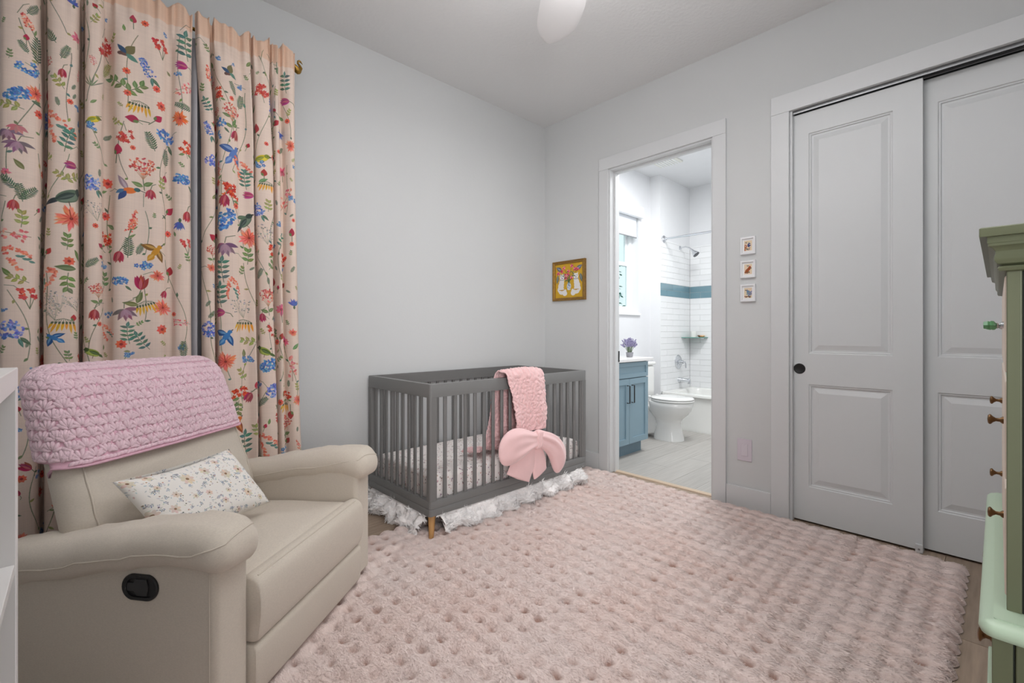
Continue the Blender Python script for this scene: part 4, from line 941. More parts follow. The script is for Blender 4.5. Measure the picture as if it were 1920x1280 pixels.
# pink crochet blanket hooked over the top of the recliner's back
TR = WM[rec.name]
M_CRO = mat('pink_chenille_yarn', (243, 211, 221), 0.95, var=.07, vscale=60, bump=.5, bscale=500, sheen=.35)
M_CROB = mat('pink_yarn_backing', (226, 180, 196), 0.98, var=.06, vscale=60)
cro = thing('crochet_blanket', 'pink chunky crochet blanket draped over the top of the recliner back', 'blanket', tuple(TR @ Vector((WC, .72, .73))), math.radians(38.6))
iw = WM[cro.name].inverted() @ TR
CO = .012
mb = back_mb(CO, .30); V = np.array(mb.v)
keepf = [f for f in mb.f if min(V[i][2] for i in f) > (.66 if np.mean([V[i][1] for i in f]) < .64 else .725)]
zb = lambda u: .722 + .012*math.sin(u*9)
used = sorted({i for f in keepf for i in f}); mp = {i: k for k, i in enumerate(used)}
m = MB(); m.v = [tuple(iw @ Vector(V[i] if V[i][2] > .722 or V[i][1] > .64 else (V[i][0], V[i][1] + 0, max(V[i][2], .715)))) for i in used]; m.f = [tuple(mp[i] for i in f) for f in keepf]
m.build('backing', M_CROB, cro, local=True, smooth=180, solid=.006)
lo_, hi_, rr_ = np.array([BX0 - CO, -CO, .30]), np.array([BX1 + CO, .13 + CO, 1.005 + CO]), .062 + CO
def cap(p):
    p = np.array(p); c = np.clip(p, lo_ + rr_, hi_ - rr_); d = p - c; L = np.linalg.norm(d); n = d/max(L, 1e-9)
    q = c + n*rr_; return Vector(dback(*q)), Vector((n[0], n[1] - .0, n[2])).normalized()
stitch = MB(); rs = random.Random(5)
def petal_at(p, ax, l, w, h):
    q, n = cap(p); q2, _ = cap(np.array(p) + np.array(ax)*l)
    d = (q2 - q); d = d.normalized() if d.length > 1e-6 else Vector((0, 0, 1)); n2 = (n - d*n.dot(d)).normalized(); s_ = d.cross(n2)
    M3 = Matrix((s_, n2, d)).transposed(); c = (q + q2)/2 + n2*.004
    stitch.ball(iw @ c, w, h, l*.62, (iw.to_3x3() @ M3), nu=6, nv=4)
PI2 = .0385
def star(face, a, b):
    """a fan of chain loops round a hole on one face of the cap: face 'f' front (x,z), 't' top (x,y), 'r' right side (y,z), 'l' left side"""
    for k in range(6):
        th = math.radians(20 + 28*k + rs.uniform(-8, 8)) if k < 6 else 0
        l = .026*rs.uniform(.9, 1.1); da, db = math.cos(th), math.sin(th); oa, ob = a + da*.006, b + db*.006
        if face == 'f': petal_at((oa, lo_[1], ob), (da, 0, db), l, .0072, .0075)
        elif face == 't': petal_at((oa, ob, hi_[2]), (da, db, 0), l, .0072, .0075)
        elif face == 'r': petal_at((hi_[0], oa, ob), (0, da, db), l, .0072, .0075)
        else: petal_at((lo_[0], oa, ob), (0, da, db), l, .0072, .0075)
row = 0; z = .735
while z < 1.005:
    for i in range(22):
        a = BX0 - .01 + i*PI2 + (PI2/2 if row % 2 else 0)
        if a < BX1 + .012: star('f', a, z + rs.uniform(-.003, .003))
    for i in range(4):
        y = .012 + i*PI2 + (PI2/2 if row % 2 else 0)
        if y < .13: star('r', y, z); star('l', y, z)
    z += .031; row += 1
y = .004
while y < .14:
    for i in range(22):
        a = BX0 - .0 + i*PI2 + (PI2/2 if row % 2 else 0)
        if a < BX1: star('t', a, y)
    y += .031; row += 1
for a in np.arange(BX0 - .008, BX1 + .01, .0125):            # the bottom edging row
    petal_at((a, lo_[1], .722 + rs.uniform(-.002, .002)), (.9, 0, .35), .017, .0075, .008)
for y in np.arange(0, .14, .0125): petal_at((hi_[0], y, .722), (0, .9, .35), .017, .0075, .008)
o = stitch.build('stitches', M_CRO, cro, local=True, smooth=180); o['kind'] = 'stuff'

# small floral lumbar pillow on the seat
cv = Canvas(.50, .30, 1500, (238, 234, 228)); random.seed(8)
for k in range(420): cv.petal(random.uniform(0, .5), random.uniform(0, .3), random.uniform(.006, .014), .004, random.uniform(0, 6.28), jit(random.choice([(168, 178, 186), (196, 200, 198), (206, 196, 186)]), 10), .8)
for k in range(110):
    x, y, a0 = random.uniform(0, .5), random.uniform(0, .3), random.uniform(0, 6.28)
    for q in range(5): cv.petal(x + .003*q*math.cos(a0), y + .003*q*math.sin(a0), .008, .003, a0 + (.8 if q % 2 else -.8), jit(random.choice([(128, 142, 162), (118, 124, 134), (160, 170, 184)]), 10))
for k in range(70): cv.ell(random.uniform(0, .5), random.uniform(0, .3), .0028, .0022, 0, jit(random.choice([(84, 84, 84), (190, 142, 112), (150, 130, 120)]), 12))
pos = []
while len(pos) < 30:
    p = (random.uniform(.01, .49), random.uniform(.01, .29))
    if all((p[0] - q[0])**2 + (p[1] - q[1])**2 > .056**2 for q in pos[:]): pos.append(p)
    elif random.random() < .004: break
for i, (x, y) in enumerate(pos):
    R_ = random.uniform(.018, .028) if i % 2 == 0 else random.uniform(.011, .016); n_ = random.choice([6, 7, 8])
    for q in range(n_): cv.ell(x + .56*R_*math.cos(q*6.283/n_), y + .56*R_*math.sin(q*6.283/n_), R_*.46, R_*.27, q*6.283/n_, jit((222, 206, 190), 8), .95)
    cv.ell(x, y, R_*.24, R_*.22, 0, (146, 116, 92))
TLp, Wp, Hp = np.array([-.012, .462, .672]), np.array([.412, -.052, .0]), np.array([.058, -.135, -.222])
nrm = np.cross(Wp, Hp); nrm /= np.linalg.norm(nrm)
if nrm[1] > 0: nrm = -nrm
N_ = 34; a = np.linspace(0, 1, N_); A, B = np.meshgrid(a, a, indexing='ij'); ca, cb = 2*A - 1, 2*B - 1
A2 = .5 + ca/2*(1 - .035*(1 - cb**2)); B2 = .5 + cb/2*(1 - .05*(1 - ca**2))
th = .050*((1 - ca**4)*(1 - cb**4))**.62; wr = .004*(vnoise((N_, N_), (6, 4), 9) - .5)*(th/.05)
base = TLp + A2[..., None]*Wp + B2[..., None]*Hp - nrm*.0
front = base + nrm*(th + wr)[..., None]; backp = base - nrm*(th*.55)[..., None]
front[..., 2] -= .012*np.sin(PI*A)*(1 - B)
m = grid_mb(front); n0 = len(m.v); m2 = grid_mb(backp[::-1]); m.add(m2.v, m2.f)
uvp = np.concatenate([np.stack([A, 1 - B], -1).reshape(-1, 2), np.stack([A, 1 - B], -1)[::-1].reshape(-1, 2)])
Rm = np.array(TR); m.v = (np.array(m.v) @ Rm[:3, :3].T + Rm[:3, 3]).tolist()
o = m.build('lumbar_pillow', print_mat('pillow_print', cv.a, .9, bump=.1), smooth=180, uv=uvp)
bm = bmesh.new(); bm.from_mesh(o.data); bmesh.ops.remove_doubles(bm, verts=bm.verts, dist=.0006); bmesh.ops.recalc_face_normals(bm, faces=bm.faces); bm.to_mesh(o.data); bm.free()
setp(o, 'white lumbar pillow with small beige daisies on the recliner seat', 'pillow')

# ------------------------------------------------------------------ plush pink rug
RX0, RX1, RY0, RY1 = 0.02, 3.055, 0.10, 2.345
PX, PY = .0843, .0795
def rug_grid(step=.0044):
    nx, ny = int((RX1 - RX0)/step), int((RY1 - RY0)/step)
    gx, gy = np.linspace(RX0, RX1, nx), np.linspace(RY0, RY1, ny); X, Y = np.meshgrid(gx, gy, indexing='ij')
    sc = .011
    fx = (np.abs(np.sin(PI*(X - RX0)/PX)) - .5)*sc*2; fy = (np.abs(np.sin(PI*(Y - RY0)/PY)) - .5)*sc*2
    wx = np.exp(-np.minimum(X - RX0, RX1 - X)/.035); wy = np.exp(-np.minimum(Y - RY0, RY1 - Y)/.035)
    X2 = X + np.where(X < (RX0+RX1)/2, -1, 1)*fy*wx; Y2 = Y + np.where(Y < (RY0+RY1)/2, -1, 1)*fx*wy
    wob = .010*(vnoise((nx, ny), (16, 12), 3) - .5); wob2 = .010*(vnoise((nx, ny), (15, 13), 4) - .5)
    cx, cy = (1 + np.cos(2*PI*(X - RX0 + wob)/PX))/2, (1 + np.cos(2*PI*(Y - RY0 + wob2)/PY))/2
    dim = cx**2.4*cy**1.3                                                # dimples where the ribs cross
    amp = .35 + 1.3*vnoise((nx, ny), (30, 24), 6)
    n1 = vnoise((nx, ny), (nx/3.0, ny/7.0), 11) - .5; n2 = vnoise((nx, ny), (nx/1.6, ny/2.6), 12) - .5; n3 = np.abs(vnoise((nx, ny), (nx/5.0, ny/7.5), 13) - .5)
    n4 = vnoise((nx, ny), (nx/9.0, ny/22.0), 14) - .5
    d = np.minimum(np.minimum(X - RX0, RX1 - X), np.minimum(Y - RY0, RY1 - Y)); edge = np.sqrt(np.clip(1 - (1 - np.clip(d/.03, 0, 1))**2, 0, 1))
    hgt = .033 - .0062*cx**1.6 - .0040*cy**2 - .0052*dim*amp + .0030*n1 + .0022*n2 - .014*n3*dim + .0034*n4
    for lx, ly in ((1.399, 2.118), (2.742, 2.118)): hgt = hgt*(1 - np.exp(-((np.hypot(X - lx, Y - ly)/.030)**6)))   # pressed flat under the crib legs
    Z = .003 + edge*hgt
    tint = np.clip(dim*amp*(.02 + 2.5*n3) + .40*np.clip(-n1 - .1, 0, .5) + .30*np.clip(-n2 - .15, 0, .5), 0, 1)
    return np.stack([X2, Y2, Z], -1), tint
M_RUG = bpy.data.materials.new('pink_plush_pile'); M_RUG.use_nodes = True
nt = M_RUG.node_tree; b = nt.nodes['Principled BSDF']; b.inputs['Roughness'].default_value = .95; b.inputs['Specular IOR Level'].default_value = .1
b.inputs['Sheen Weight'].default_value = .35; b.inputs['Sheen Roughness'].default_value = .45
at = nt.nodes.new('ShaderNodeAttribute'); at.attribute_name = 'tint'
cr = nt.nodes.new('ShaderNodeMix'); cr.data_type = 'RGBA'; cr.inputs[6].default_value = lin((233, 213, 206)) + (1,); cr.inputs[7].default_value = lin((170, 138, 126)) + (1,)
nt.links.new(at.outputs['Fac'], cr.inputs[0])
tc = nt.nodes.new('ShaderNodeTexCoord'); nz = nt.nodes.new('ShaderNodeTexNoise'); nz.inputs['Scale'].default_value = 2.2; nz.inputs['Detail'].default_value = 2
nt.links.new(tc.outputs['Object'], nz.inputs['Vector'])
hs = nt.nodes.new('ShaderNodeHueSaturation'); mr = nt.nodes.new('ShaderNodeMapRange'); mr.inputs[1].default_value = .3; mr.inputs[2].default_value = .7; mr.inputs[3].default_value = .82; mr.inputs[4].default_value = 1.12
nt.links.new(nz.outputs[0], mr.inputs[0]); nt.links.new(mr.outputs[0], hs.inputs['Saturation']); nt.links.new(cr.outputs[2], hs.inputs['Color']); nt.links.new(hs.outputs[0], b.inputs['Base Color'])
n2 = nt.nodes.new('ShaderNodeTexNoise'); n2.inputs['Scale'].default_value = 190; n2.inputs['Detail'].default_value = 4
mp_ = nt.nodes.new('ShaderNodeMapping'); mp_.inputs['Scale'].default_value = (1, .45, 1); nt.links.new(tc.outputs['Object'], mp_.inputs[0]); nt.links.new(mp_.outputs[0], n2.inputs['Vector'])
bp = nt.nodes.new('ShaderNodeBump'); bp.inputs['Strength'].default_value = .7; bp.inputs['Distance'].default_value = .006
nt.links.new(n2.outputs[0], bp.inputs['Height']); nt.links.new(bp.outputs[0], b.inputs['Normal'])
P, tint = rug_grid()
rug = thing('rug', 'pale pink plush bubble rug with scalloped edges covering the floor', 'rug', ((RX0+RX1)/2, (RY0+RY1)/2, 0))
grid_mb(P).build('pile', M_RUG, rug, smooth=180, attr=tint.ravel())
fb_n = 170000; rg = np.random.default_rng(77); nxg, nyg = P.shape[:2]
fi = rg.integers(2, nxg - 2, fb_n*2); fj = rg.integers(2, nyg - 2, fb_n*2); q = P[fi, fj]
vis = (np.minimum(np.hypot(q[:, 0] - 1.399, q[:, 1] - 2.118), np.hypot(q[:, 0] - 2.742, q[:, 1] - 2.118)) > .036) & (rg.random(len(fi)) > tint[fi, fj]*2.2) & ~((q[:, 0]*.624 - q[:, 1]*.781 < -.90) | (q[:, 1] > 2.16)); fi, fj, q = fi[vis][:fb_n], fj[vis][:fb_n], q[vis][:fb_n]; n_ = len(q)
flow = (vnoise((nxg, nyg), (38, 30), 91) - .5)*1.5 + (vnoise((nxg, nyg), (9, 7), 92) - .5)*1.0; ha = flow[fi, fj] + rg.normal(0, .5, n_) - 1.2
ln, wd = rg.uniform(.007, .015, n_), rg.uniform(.0008, .0014, n_); dv = np.stack([np.cos(ha), np.sin(ha), np.zeros(n_)], 1); sv = np.stack([-np.sin(ha), np.cos(ha), np.zeros(n_)], 1)
q = q + np.array([0, 0, -.001]); rise = rg.uniform(.0010, .0040, n_)
mid = q + dv*(ln*.55)[:, None] + np.array([0, 0, 1])*rise[:, None]; tip = q + dv*ln[:, None] + np.array([0, 0, 1])*(rise*.7)[:, None]
fv = np.stack([q - sv*wd[:, None], q + sv*wd[:, None], mid + sv*wd[:, None]*.9, mid - sv*wd[:, None]*.9, tip], 1).reshape(-1, 3) - np.array(rug.location)
me = bpy.data.meshes.new('pile_fibres'); me.vertices.add(5*n_); me.vertices.foreach_set('co', fv.astype(np.float32).ravel())
b0 = np.arange(n_)*5; lp = np.stack([b0, b0 + 3, b0 + 2, b0 + 1, b0 + 3, b0 + 4, b0 + 2], 1).ravel()
me.loops.add(7*n_); me.loops.foreach_set('vertex_index', lp.astype(np.int32)); me.polygons.add(2*n_)
me.polygons.foreach_set('loop_start', np.stack([np.arange(n_)*7, np.arange(n_)*7 + 4], 1).ravel().astype(np.int32)); me.polygons.foreach_set('use_smooth', np.ones(2*n_, bool)); me.update(calc_edges=True)
SN = np.cross(np.gradient(P, axis=0), np.gradient(P, axis=1)); SN /= np.linalg.norm(SN, axis=-1, keepdims=True) + 1e-12; SN = SN[fi, fj]*1.0 + dv*rg.uniform(-.25, .35, n_)[:, None] + sv*rg.normal(0, .16, n_)[:, None]; SN /= np.linalg.norm(SN, axis=1, keepdims=True)
me.normals_split_custom_set_from_vertices(np.repeat(SN, 5, 0).tolist())
a_ = me.attributes.new('tint', 'FLOAT', 'POINT'); a_.data.foreach_set('value', np.repeat(np.clip(tint[fi, fj]*.9 + rg.uniform(-.16, .16, n_), 0, 1), 5).astype(np.float32))
me.materials.append(M_RUG); o = bpy.data.objects.new('pile_fibres', me); COL.objects.link(o); o.parent = rug; o['kind'] = 'stuff'
MB().box(RX0 + .012, RX1 - .012, RY0 + .012, RY1 - .012, .0006, .004).build('backing', mat('rug_backing', (206, 190, 180), .95, var=.05), rug, smooth=0)

# ------------------------------------------------------------------ grey crib
M_GREY = mat('grey_crib_paint', (116, 116, 115), .42, var=.02, vscale=3)
M_OAK = mat('oak_leg', (192, 146, 92), .45, var=.16, vscale=10, stretch=(3, 3, .6), bump=.05)
CX0, CX1, CY0, CY1, CT = 1.384, 2.757, 2.107, 2.838, .846
crib = thing('crib', 'dark grey slatted crib with splayed wooden legs by the room corner', 'crib', ((CX0+CX1)/2, (CY0+CY1)/2, 0))
pt = .028
m = MB()
def ringrect(x0, x1, y0, y1, z, rr): return rect(x0, x1, y0, y1, z, rr, 4)
def hoop(name, z0, z1, rr=.016, t=.03, o=0.0):
    """a four sided rail hoop with rounded corners"""
    a, b = (CX0 - o, CX1 + o, CY0 - o, CY1 + o), (CX0 + t, CX1 - t, CY0 + t, CY1 - t)
    r_ = [ringrect(*b, z0, .004), ringrect(*a, z0, rr), ringrect(*a, z1 - .003, rr), ringrect(a[0] + .002, a[1] - .002, a[2] + .002, a[3] - .002, z1, rr), ringrect(*b, z1, .004), ringrect(*b, z0, .004)]
    return MB().loft(r_, caps=False).build(name, M_GREY, crib, smooth=35)
hoop('top_rail', .773, CT); hoop('bottom_rail', .168, .209); hoop('base_rail', .128, .1665, o=.001)
for x0, x1 in ((CX0, CX0 + .05), (CX1 - .05, CX1)):
    for y0, y1 in ((CY0, CY0 + .042), (CY1 - .042, CY1)):
        xx, yy = (CX0 if x0 == CX0 else CX1), (CY0 if y0 == CY0 else CY1)
        MB().loft([rect(x0, x1, y0, y1, .2085, .012, 4), rect(x0, x1, y0, y1, .7735, .012, 4)]).build('corner_post', M_GREY, crib, smooth=35)
slat = None
def mkslat(x, y, w, d):
    global slat
    if slat is None or slat.get('k') != (w > d):
        slat = MB().loft([rect(x - w/2, x + w/2, y - d/2, y + d/2, z, .004, 2) for z in (.208, .774)]).build('slat', M_GREY, crib, smooth=50); slat['k'] = (w > d); slat['o'] = (x, y)
    else:
        c = slat.copy(); COL.objects.link(c); o0 = slat['o']; c.location = (x - o0[0], y - o0[1], 0)
for k in range(18): mkslat(1.492 + k*.0712, CY0 + .015, .0215, .013)
for k in range(18): mkslat(1.492 + k*.0712, CY1 - .015, .0215, .013)
slat = None
for k in range(9): mkslat(CX0 + .015, 2.217 + k*.0665, .013, .0215)
for k in range(9): mkslat(CX1 - .015, 2.217 + k*.0665, .013, .0215)
for o in crib.children:
    for q in ('k', 'o'):
        if q in o: del o[q]
for x, sx in ((CX0 + .035, -1), (CX1 - .035, 1)):
    for y, sy in ((CY0 + .035, -1), (CY1 - .035, 1)):
        MB().tube([(x, y, .130), (x + sx*.010, y + sy*.012, .07), (x + sx*.020, y + sy*.024, .0015 if y > RY1 else .0052)], [.0215, .0175, .0125], 16).build('leg', M_OAK, crib, smooth=60)
MB().box(CX0 + .03, CX1 - .03, CY0 + .03, CY1 - .03, .170, .185).build('mattress_support', M_GREY, crib)

# mattress in a printed fitted sheet
cv = Canvas(1.40, .80, 700, (240, 234, 231)); random.seed(31)
for k in range(2600):
    x, y = random.uniform(0, 1.4), random.uniform(0, .8)
    c = random.choice([(176, 160, 160), (198, 160, 158), (150, 140, 142), (210, 176, 172), (132, 110, 112)])
    if random.random() < .5: cv.ell(x, y, .0042, .0036, 0, jit(c, 12), .85)
    else: cv.petal(x, y, .011, .0045, random.uniform(0, 6.28), jit(c, 12), .85)
NX, NY = 150, 90; u = np.linspace(0, 1, NX); v = np.linspace(0, 1, NY); U, V_ = np.meshgrid(u, v, indexing='ij')
mx0, mx1, my0, my1 = CX0 + .041, CX1 - .041, CY0 + .041, CY1 - .041
# the sheet runs over the top and down the four sides: map the grid by arc length round a rounded edge
def wrap(t, L, hgt, rr):
    d = t*(L + 2*hgt) - hgt           # -hgt..L+hgt
    pos = np.clip(d, 0, L); drop = np.where(d < 0, -d, np.where(d > L, d - L, 0)); return pos, drop
px_, dx_ = wrap(U, mx1 - mx0, .12, .03); py_, dy_ = wrap(V_, my1 - my0, .12, .03)
drop = np.maximum(dx_, dy_); ex, ey = np.minimum(px_, (mx1 - mx0) - px_), np.minimum(py_, (my1 - my0) - py_)
zt = .345 - .030*np.exp(-np.minimum(ex, ey)/.03) - drop
puck = (vnoise((NX, NY), (46, 26), 2) - .5)*.012*np.exp(-np.minimum(ex, ey)/.05) + (vnoise((NX, NY), (26, 14), 5) - .5)*.006
ins = .004*np.sin(U*90)*np.exp(-drop/.08)*(drop > 0)
P = np.stack([mx0 + px_ + np.where(dx_ > 0, np.sign(.5 - U)*(.004 + ins), 0), my0 + py_ + np.where(dy_ > 0, np.sign(.5 - V_)*(.004 + ins), 0), np.maximum(zt + puck, .188)], -1)
mat_ = thing('crib_mattress', 'crib mattress in a white sheet with small pink and grey flowers', 'mattress', ((mx0+mx1)/2, (my0+my1)/2, .187))
grid_mb(P).build('fitted_sheet', print_mat('sheet_print', cv.a, .9), mat_, smooth=180, uv=np.stack([U, V_], -1).reshape(-1, 2))
rbox(mx0 + .006, mx1 - .006, my0 + .006, my1 - .006, .187, .300, .02, (2, 2, 2)).build('core', mat('mattress_core', (230, 228, 224), .9, var=.02), mat_, smooth=60)

# white fluffy bed skirt under the crib: gathered cloth with a long shaggy pile
M_FUR = mat('white_faux_fur', (252, 250, 249), .95, var=.04, vscale=30, sheen=.4)
M_FURB = mat('white_fur_base', (250, 246, 244), .95, var=.04, vscale=24)
sk = thing('bed_skirt', 'white shaggy fur bed skirt hanging under the grey crib', 'bed skirt', (2.07, 2.45, .02))
def fur_sheet(p0, p1, out, seed, zb0, zb1):
    p0, p1, out = np.array(p0), np.array(p1), np.array(out); Ln = np.linalg.norm(p1 - p0); n, k = int(Ln/.0045), 36
    s_ = np.linspace(0, 1, n); t = np.linspace(0, 1, k); S_, T_ = np.meshgrid(s_, t, indexing='ij')
    low = (zb0 + (zb1 - zb0)*S_) + .022*(vnoise((n, 2), (Ln*9, 1), seed)[:, :1] - .5)*1.2 + .010*(vnoise((n, 2), (Ln*40, 1), seed + 1)[:, :1] - .5)
    z = .165 + (low - .165)*T_
    gather = .022*np.sin(S_*Ln*36 + 5*vnoise((n, k), (Ln*6, 2), seed + 2))*(.25 + .75*T_) + .030*(vnoise((n, k), (Ln*16, 5), seed + 3) - .5) + .016*(vnoise((n, k), (Ln*52, 12), seed + 4) - .5) + .010*(vnoise((n, k), (Ln*120, 30), seed + 5) - .5)
    gather = (gather + .030)*sstep(.10, .42, T_) + .055*sstep(.18, .85, T_) - .012*sstep(.85, 1, T_)
    XY = p0[None, None] + (p1 - p0)[None, None]*S_[..., None] + out[None, None]*gather[..., None]
    P = np.concatenate([XY, z[..., None]], -1)
    grid_mb(P).build('gathered_cloth', M_FURB, sk, smooth=180, solid=.004)
    f = MB(); rr = random.Random(seed)
    dS = np.gradient(P, axis=0); dT = np.gradient(P, axis=1); NN = np.cross(dS, dT); NN /= np.linalg.norm(NN, axis=-1, keepdims=True) + 1e-9
    o3 = np.array([out[0], out[1], 0]); NN *= np.sign((NN @ o3))[..., None] + 1e-9
    cnt = int(Ln*9000)
    ang = vnoise((n, k), (Ln*14, 4), seed + 9)*2*PI*1.2
    for q in range(cnt):
        i, j = rr.randrange(n), rr.randrange(4, k); p = Vector(P[i, j]); nn = Vector(NN[i, j])
        a = ang[i, j] + rr.uniform(-.5, .5); tang = Vector((dS[i, j] / (np.linalg.norm(dS[i, j]) + 1e-9)).tolist())
        d = (tang*math.sin(a) + Vector((0, 0, -1))*(math.cos(a)*.55 + .45)).normalized()
        l = rr.uniform(.018, .044); w = rr.uniform(.0013, .0025); s2 = d.cross(nn).normalized()*w
        p1_ = p + d*l*.5 + nn*rr.uniform(.004, .010); p2 = p + d*l + nn*rr.uniform(.000, .012)
        if p2.z < .004: p2.z = .004
        f.add([p - s2, p + s2, p1_ + s2*.8, p1_ - s2*.8, p2], [(0, 1, 2, 3), (3, 2, 4)])
    o = f.build('shaggy_pile', M_FUR, sk, smooth=180); o['kind'] = 'stuff'
fur_sheet((1.452, 2.150), (2.700, 2.150), (0, -1), 50, .034, .044)
fur_sheet((1.426, 2.165), (1.426, 2.800), (-1, 0), 70, .022, .016)

# ------------------------------------------------------------------ pink blanket with embossed roses over the crib rail
M_PLUSH = mat('pink_minky', (236, 194, 194), .95, var=.07, vscale=60, bump=.6, bscale=260, sheen=.5)
def rose_emboss(u, v, cells, seed, k=330):
    r = np.random.default_rng(seed); best = np.full(u.shape, 9.); ang = np.zeros(u.shape)
    for cx, cy in cells:
        d = np.hypot(u - cx, v - cy); a = np.arctan2(v - cy, u - cx) + r.uniform(0, 6); msk = d < best
        best = np.where(msk, d, best); ang = np.where(msk, a, ang)
    spiral = .5 + .5*np.sin(best*k*.60 - ang*1.0 + 1.2*np.sin(ang*3)); spiral = spiral**.6*np.exp(-(best/.075)**2) + .3
    return spiral, best
NU, NV = 110, 330
path = catmull([(2.074, .500), (2.076, .60), (2.078, .70), (2.082, .80), (2.086, .850), (2.096, .866), (2.122, .869), (2.146, .862), (2.153, .840), (2.158, .74), (2.163, .62), (2.170, .50), (2.185, .40), (2.215, .365), (2.27, .357), (2.34, .355)], 12)
seg = np.r_[0, np.cumsum(np.hypot(*np.diff(path, axis=0).T))]; tt = np.linspace(0, seg[-1], NV); PYc, PZc = np.interp(tt, seg, path[:, 0]), np.interp(tt, seg, path[:, 1])
T_ = tt/seg[-1]; tz = np.array([0, .10, .22, .30, .42, .55, .70, .80, 1.0])
LX = np.interp(T_, tz, [1.985, 1.968, 1.955, 1.925, 1.895, 1.875, 1.855, 1.830, 1.77]); RX = np.interp(T_, tz, [2.245, 2.262, 2.262, 2.255, 2.245, 2.20, 2.15, 2.12, 2.06])
U = np.linspace(0, 1, NU)[:, None]; X = LX[None]*(1 - U) + RX[None]*U
tx, ty = np.gradient(PYc), np.gradient(PZc); L_ = np.hypot(tx, ty); nyv, nzv = ty/L_*-1, tx/L_
cells = [(a*.085 + (.04 if r_ % 2 else 0) + 1.80, r_*.075) for r_ in range(22) for a in range(7)]
rr = np.random.default_rng(3); cells = [(a + rr.uniform(-.02, .02), b_ + rr.uniform(-.02, .02)) for a, b_ in cells]
sp, bd = rose_emboss(X, np.broadcast_to(tt[None], X.shape), cells, 4)
fold = .010*np.sin(U*PI*2.2 + 2.0 + T_[None]*5) + .014*(vnoise((NU, NV), (4, 10), 8) - .5)
hgt = .0075*sp + .006*(vnoise((NU, NV), (26, 70), 19) - .5) + .005*(vnoise((NU, NV), (70, 200), 29) - .5) + fold*np.clip(1.15 - np.exp(-((T_[None] - .375)/.045)**2), 0, 1) + .004*(vnoise((NU, NV), (40, 110), 9) - .5) + .010 + .012*np.sin(U*PI)**.5
P = np.stack([X + 0*hgt, PYc[None] + nyv[None]*hgt, PZc[None] + nzv[None]*hgt], -1)
mid = np.array([2.12, .6]);
if P[NU//2, 40, 1] > 2.078: P = np.stack([X, PYc[None] - nyv[None]*hgt, PZc[None] - nzv[None]*hgt], -1)
P[..., 2] = np.maximum(P[..., 2], .352)
bl = thing('plush_blanket', 'pink plush baby blanket with embossed roses hung over the crib rail', 'blanket', (2.1, 2.12, .36))
grid_mb(P).build('plush_cloth', M_PLUSH, bl, smooth=180, solid=.007)

# large velvet bow hanging against the slats
M_VEL = mat('pink_velvet', (238, 198, 198), .72, var=.04, vscale=12, bump=.1, bscale=220, sheen=.5)
bow = thing('velvet_bow', 'large pink velvet bow hanging in front of the crib slats', 'bow', (2.12, 2.035, .2))
def puff(name, K, tip, h0, h1, d0, d1, seed, exp=2.0, folds=5, upx=None, bend=0.0, tipcut=.78, famp=.7):
    K, tip = np.array(K, float), np.array(tip, float); ax = tip - K; L = np.linalg.norm(ax); ax /= L
    out = np.array([0, -1, 0.]); up = np.cross(out, ax); up /= np.linalg.norm(up); up *= np.sign(up[2]) if abs(up[2]) > .2 else 1
    if upx is not None: up = np.array(upx, float); up /= np.linalg.norm(up)
    n, k = 44, 64; rings = []; r_ = np.random.default_rng(seed); ph = r_.uniform(0, 6, 4)
    for i in range(n):
        t = i/(n - 1); open_ = sstep(0, .62, t)
        cl = 1.0 if t < tipcut else max(1 - ((t - tipcut)/(1 - tipcut))**exp, 0)**(1/exp)
        h = (h0 + (h1 - h0)*open_)*max(cl, .02); d = (d0 + (d1 - d0)*math.sin(PI*min(t*.95, 1))**.8)*max(cl, .02)
        c = K + ax*L*t + up*bend*math.sin(PI*t)
        ring = []
        for q in range(k):
            a = 2*PI*q/k; ca, sa = math.cos(a), math.sin(a)
            f = 1 + famp*(.26*math.sin(folds*a + ph[0]) + .14*math.sin((folds + 4)*a + ph[1] + 2*t))*(1 - .85*sstep(.25, .95, t)) + .05*math.sin(3*a + 7*t + ph[2]) + .035*math.sin(7*a - 5*t + ph[3])
            ring.append(tuple(c + up*h*ca*(1 + .04*math.sin(9*t + ph[3])) + out*d*sa*f))
        rings.append(ring)
    return MB().loft(rings).build(name, M_VEL, bow, smooth=180)
puff('tail', (2.106, 2.036, .46), (1.968, 2.030, .225), .03, .108, .016, .020, 3, exp=6, folds=3, upx=(-.90, 0, .42), tipcut=.93, famp=.15)
puff('tail', (2.130, 2.036, .45), (2.172, 2.030, .214), .022, .064, .014, .018, 4, exp=6, folds=3, upx=(.90, 0, .42), tipcut=.93, famp=.15)
puff('loop', (2.112, 2.012, .452), (1.792, 2.006, .405), .052, .108, .026, .040, 1, exp=2.2, folds=5, bend=.020, tipcut=.55)
puff('loop', (2.132, 2.012, .462), (2.358, 2.012, .215), .054, .078, .024, .036, 2, exp=2.6, folds=5, bend=.052, tipcut=.72)
kn = rbox(2.096, 2.154, 1.980, 2.034, .392, .508, .020, (6, 3, 8), lambda x, y, z: (x + .003*math.sin(z*90) + .10*(z - .45), y + .0022*math.sin(x*420 + z*30), z), k=4)
kn.build('knot', M_VEL, bow, smooth=180)

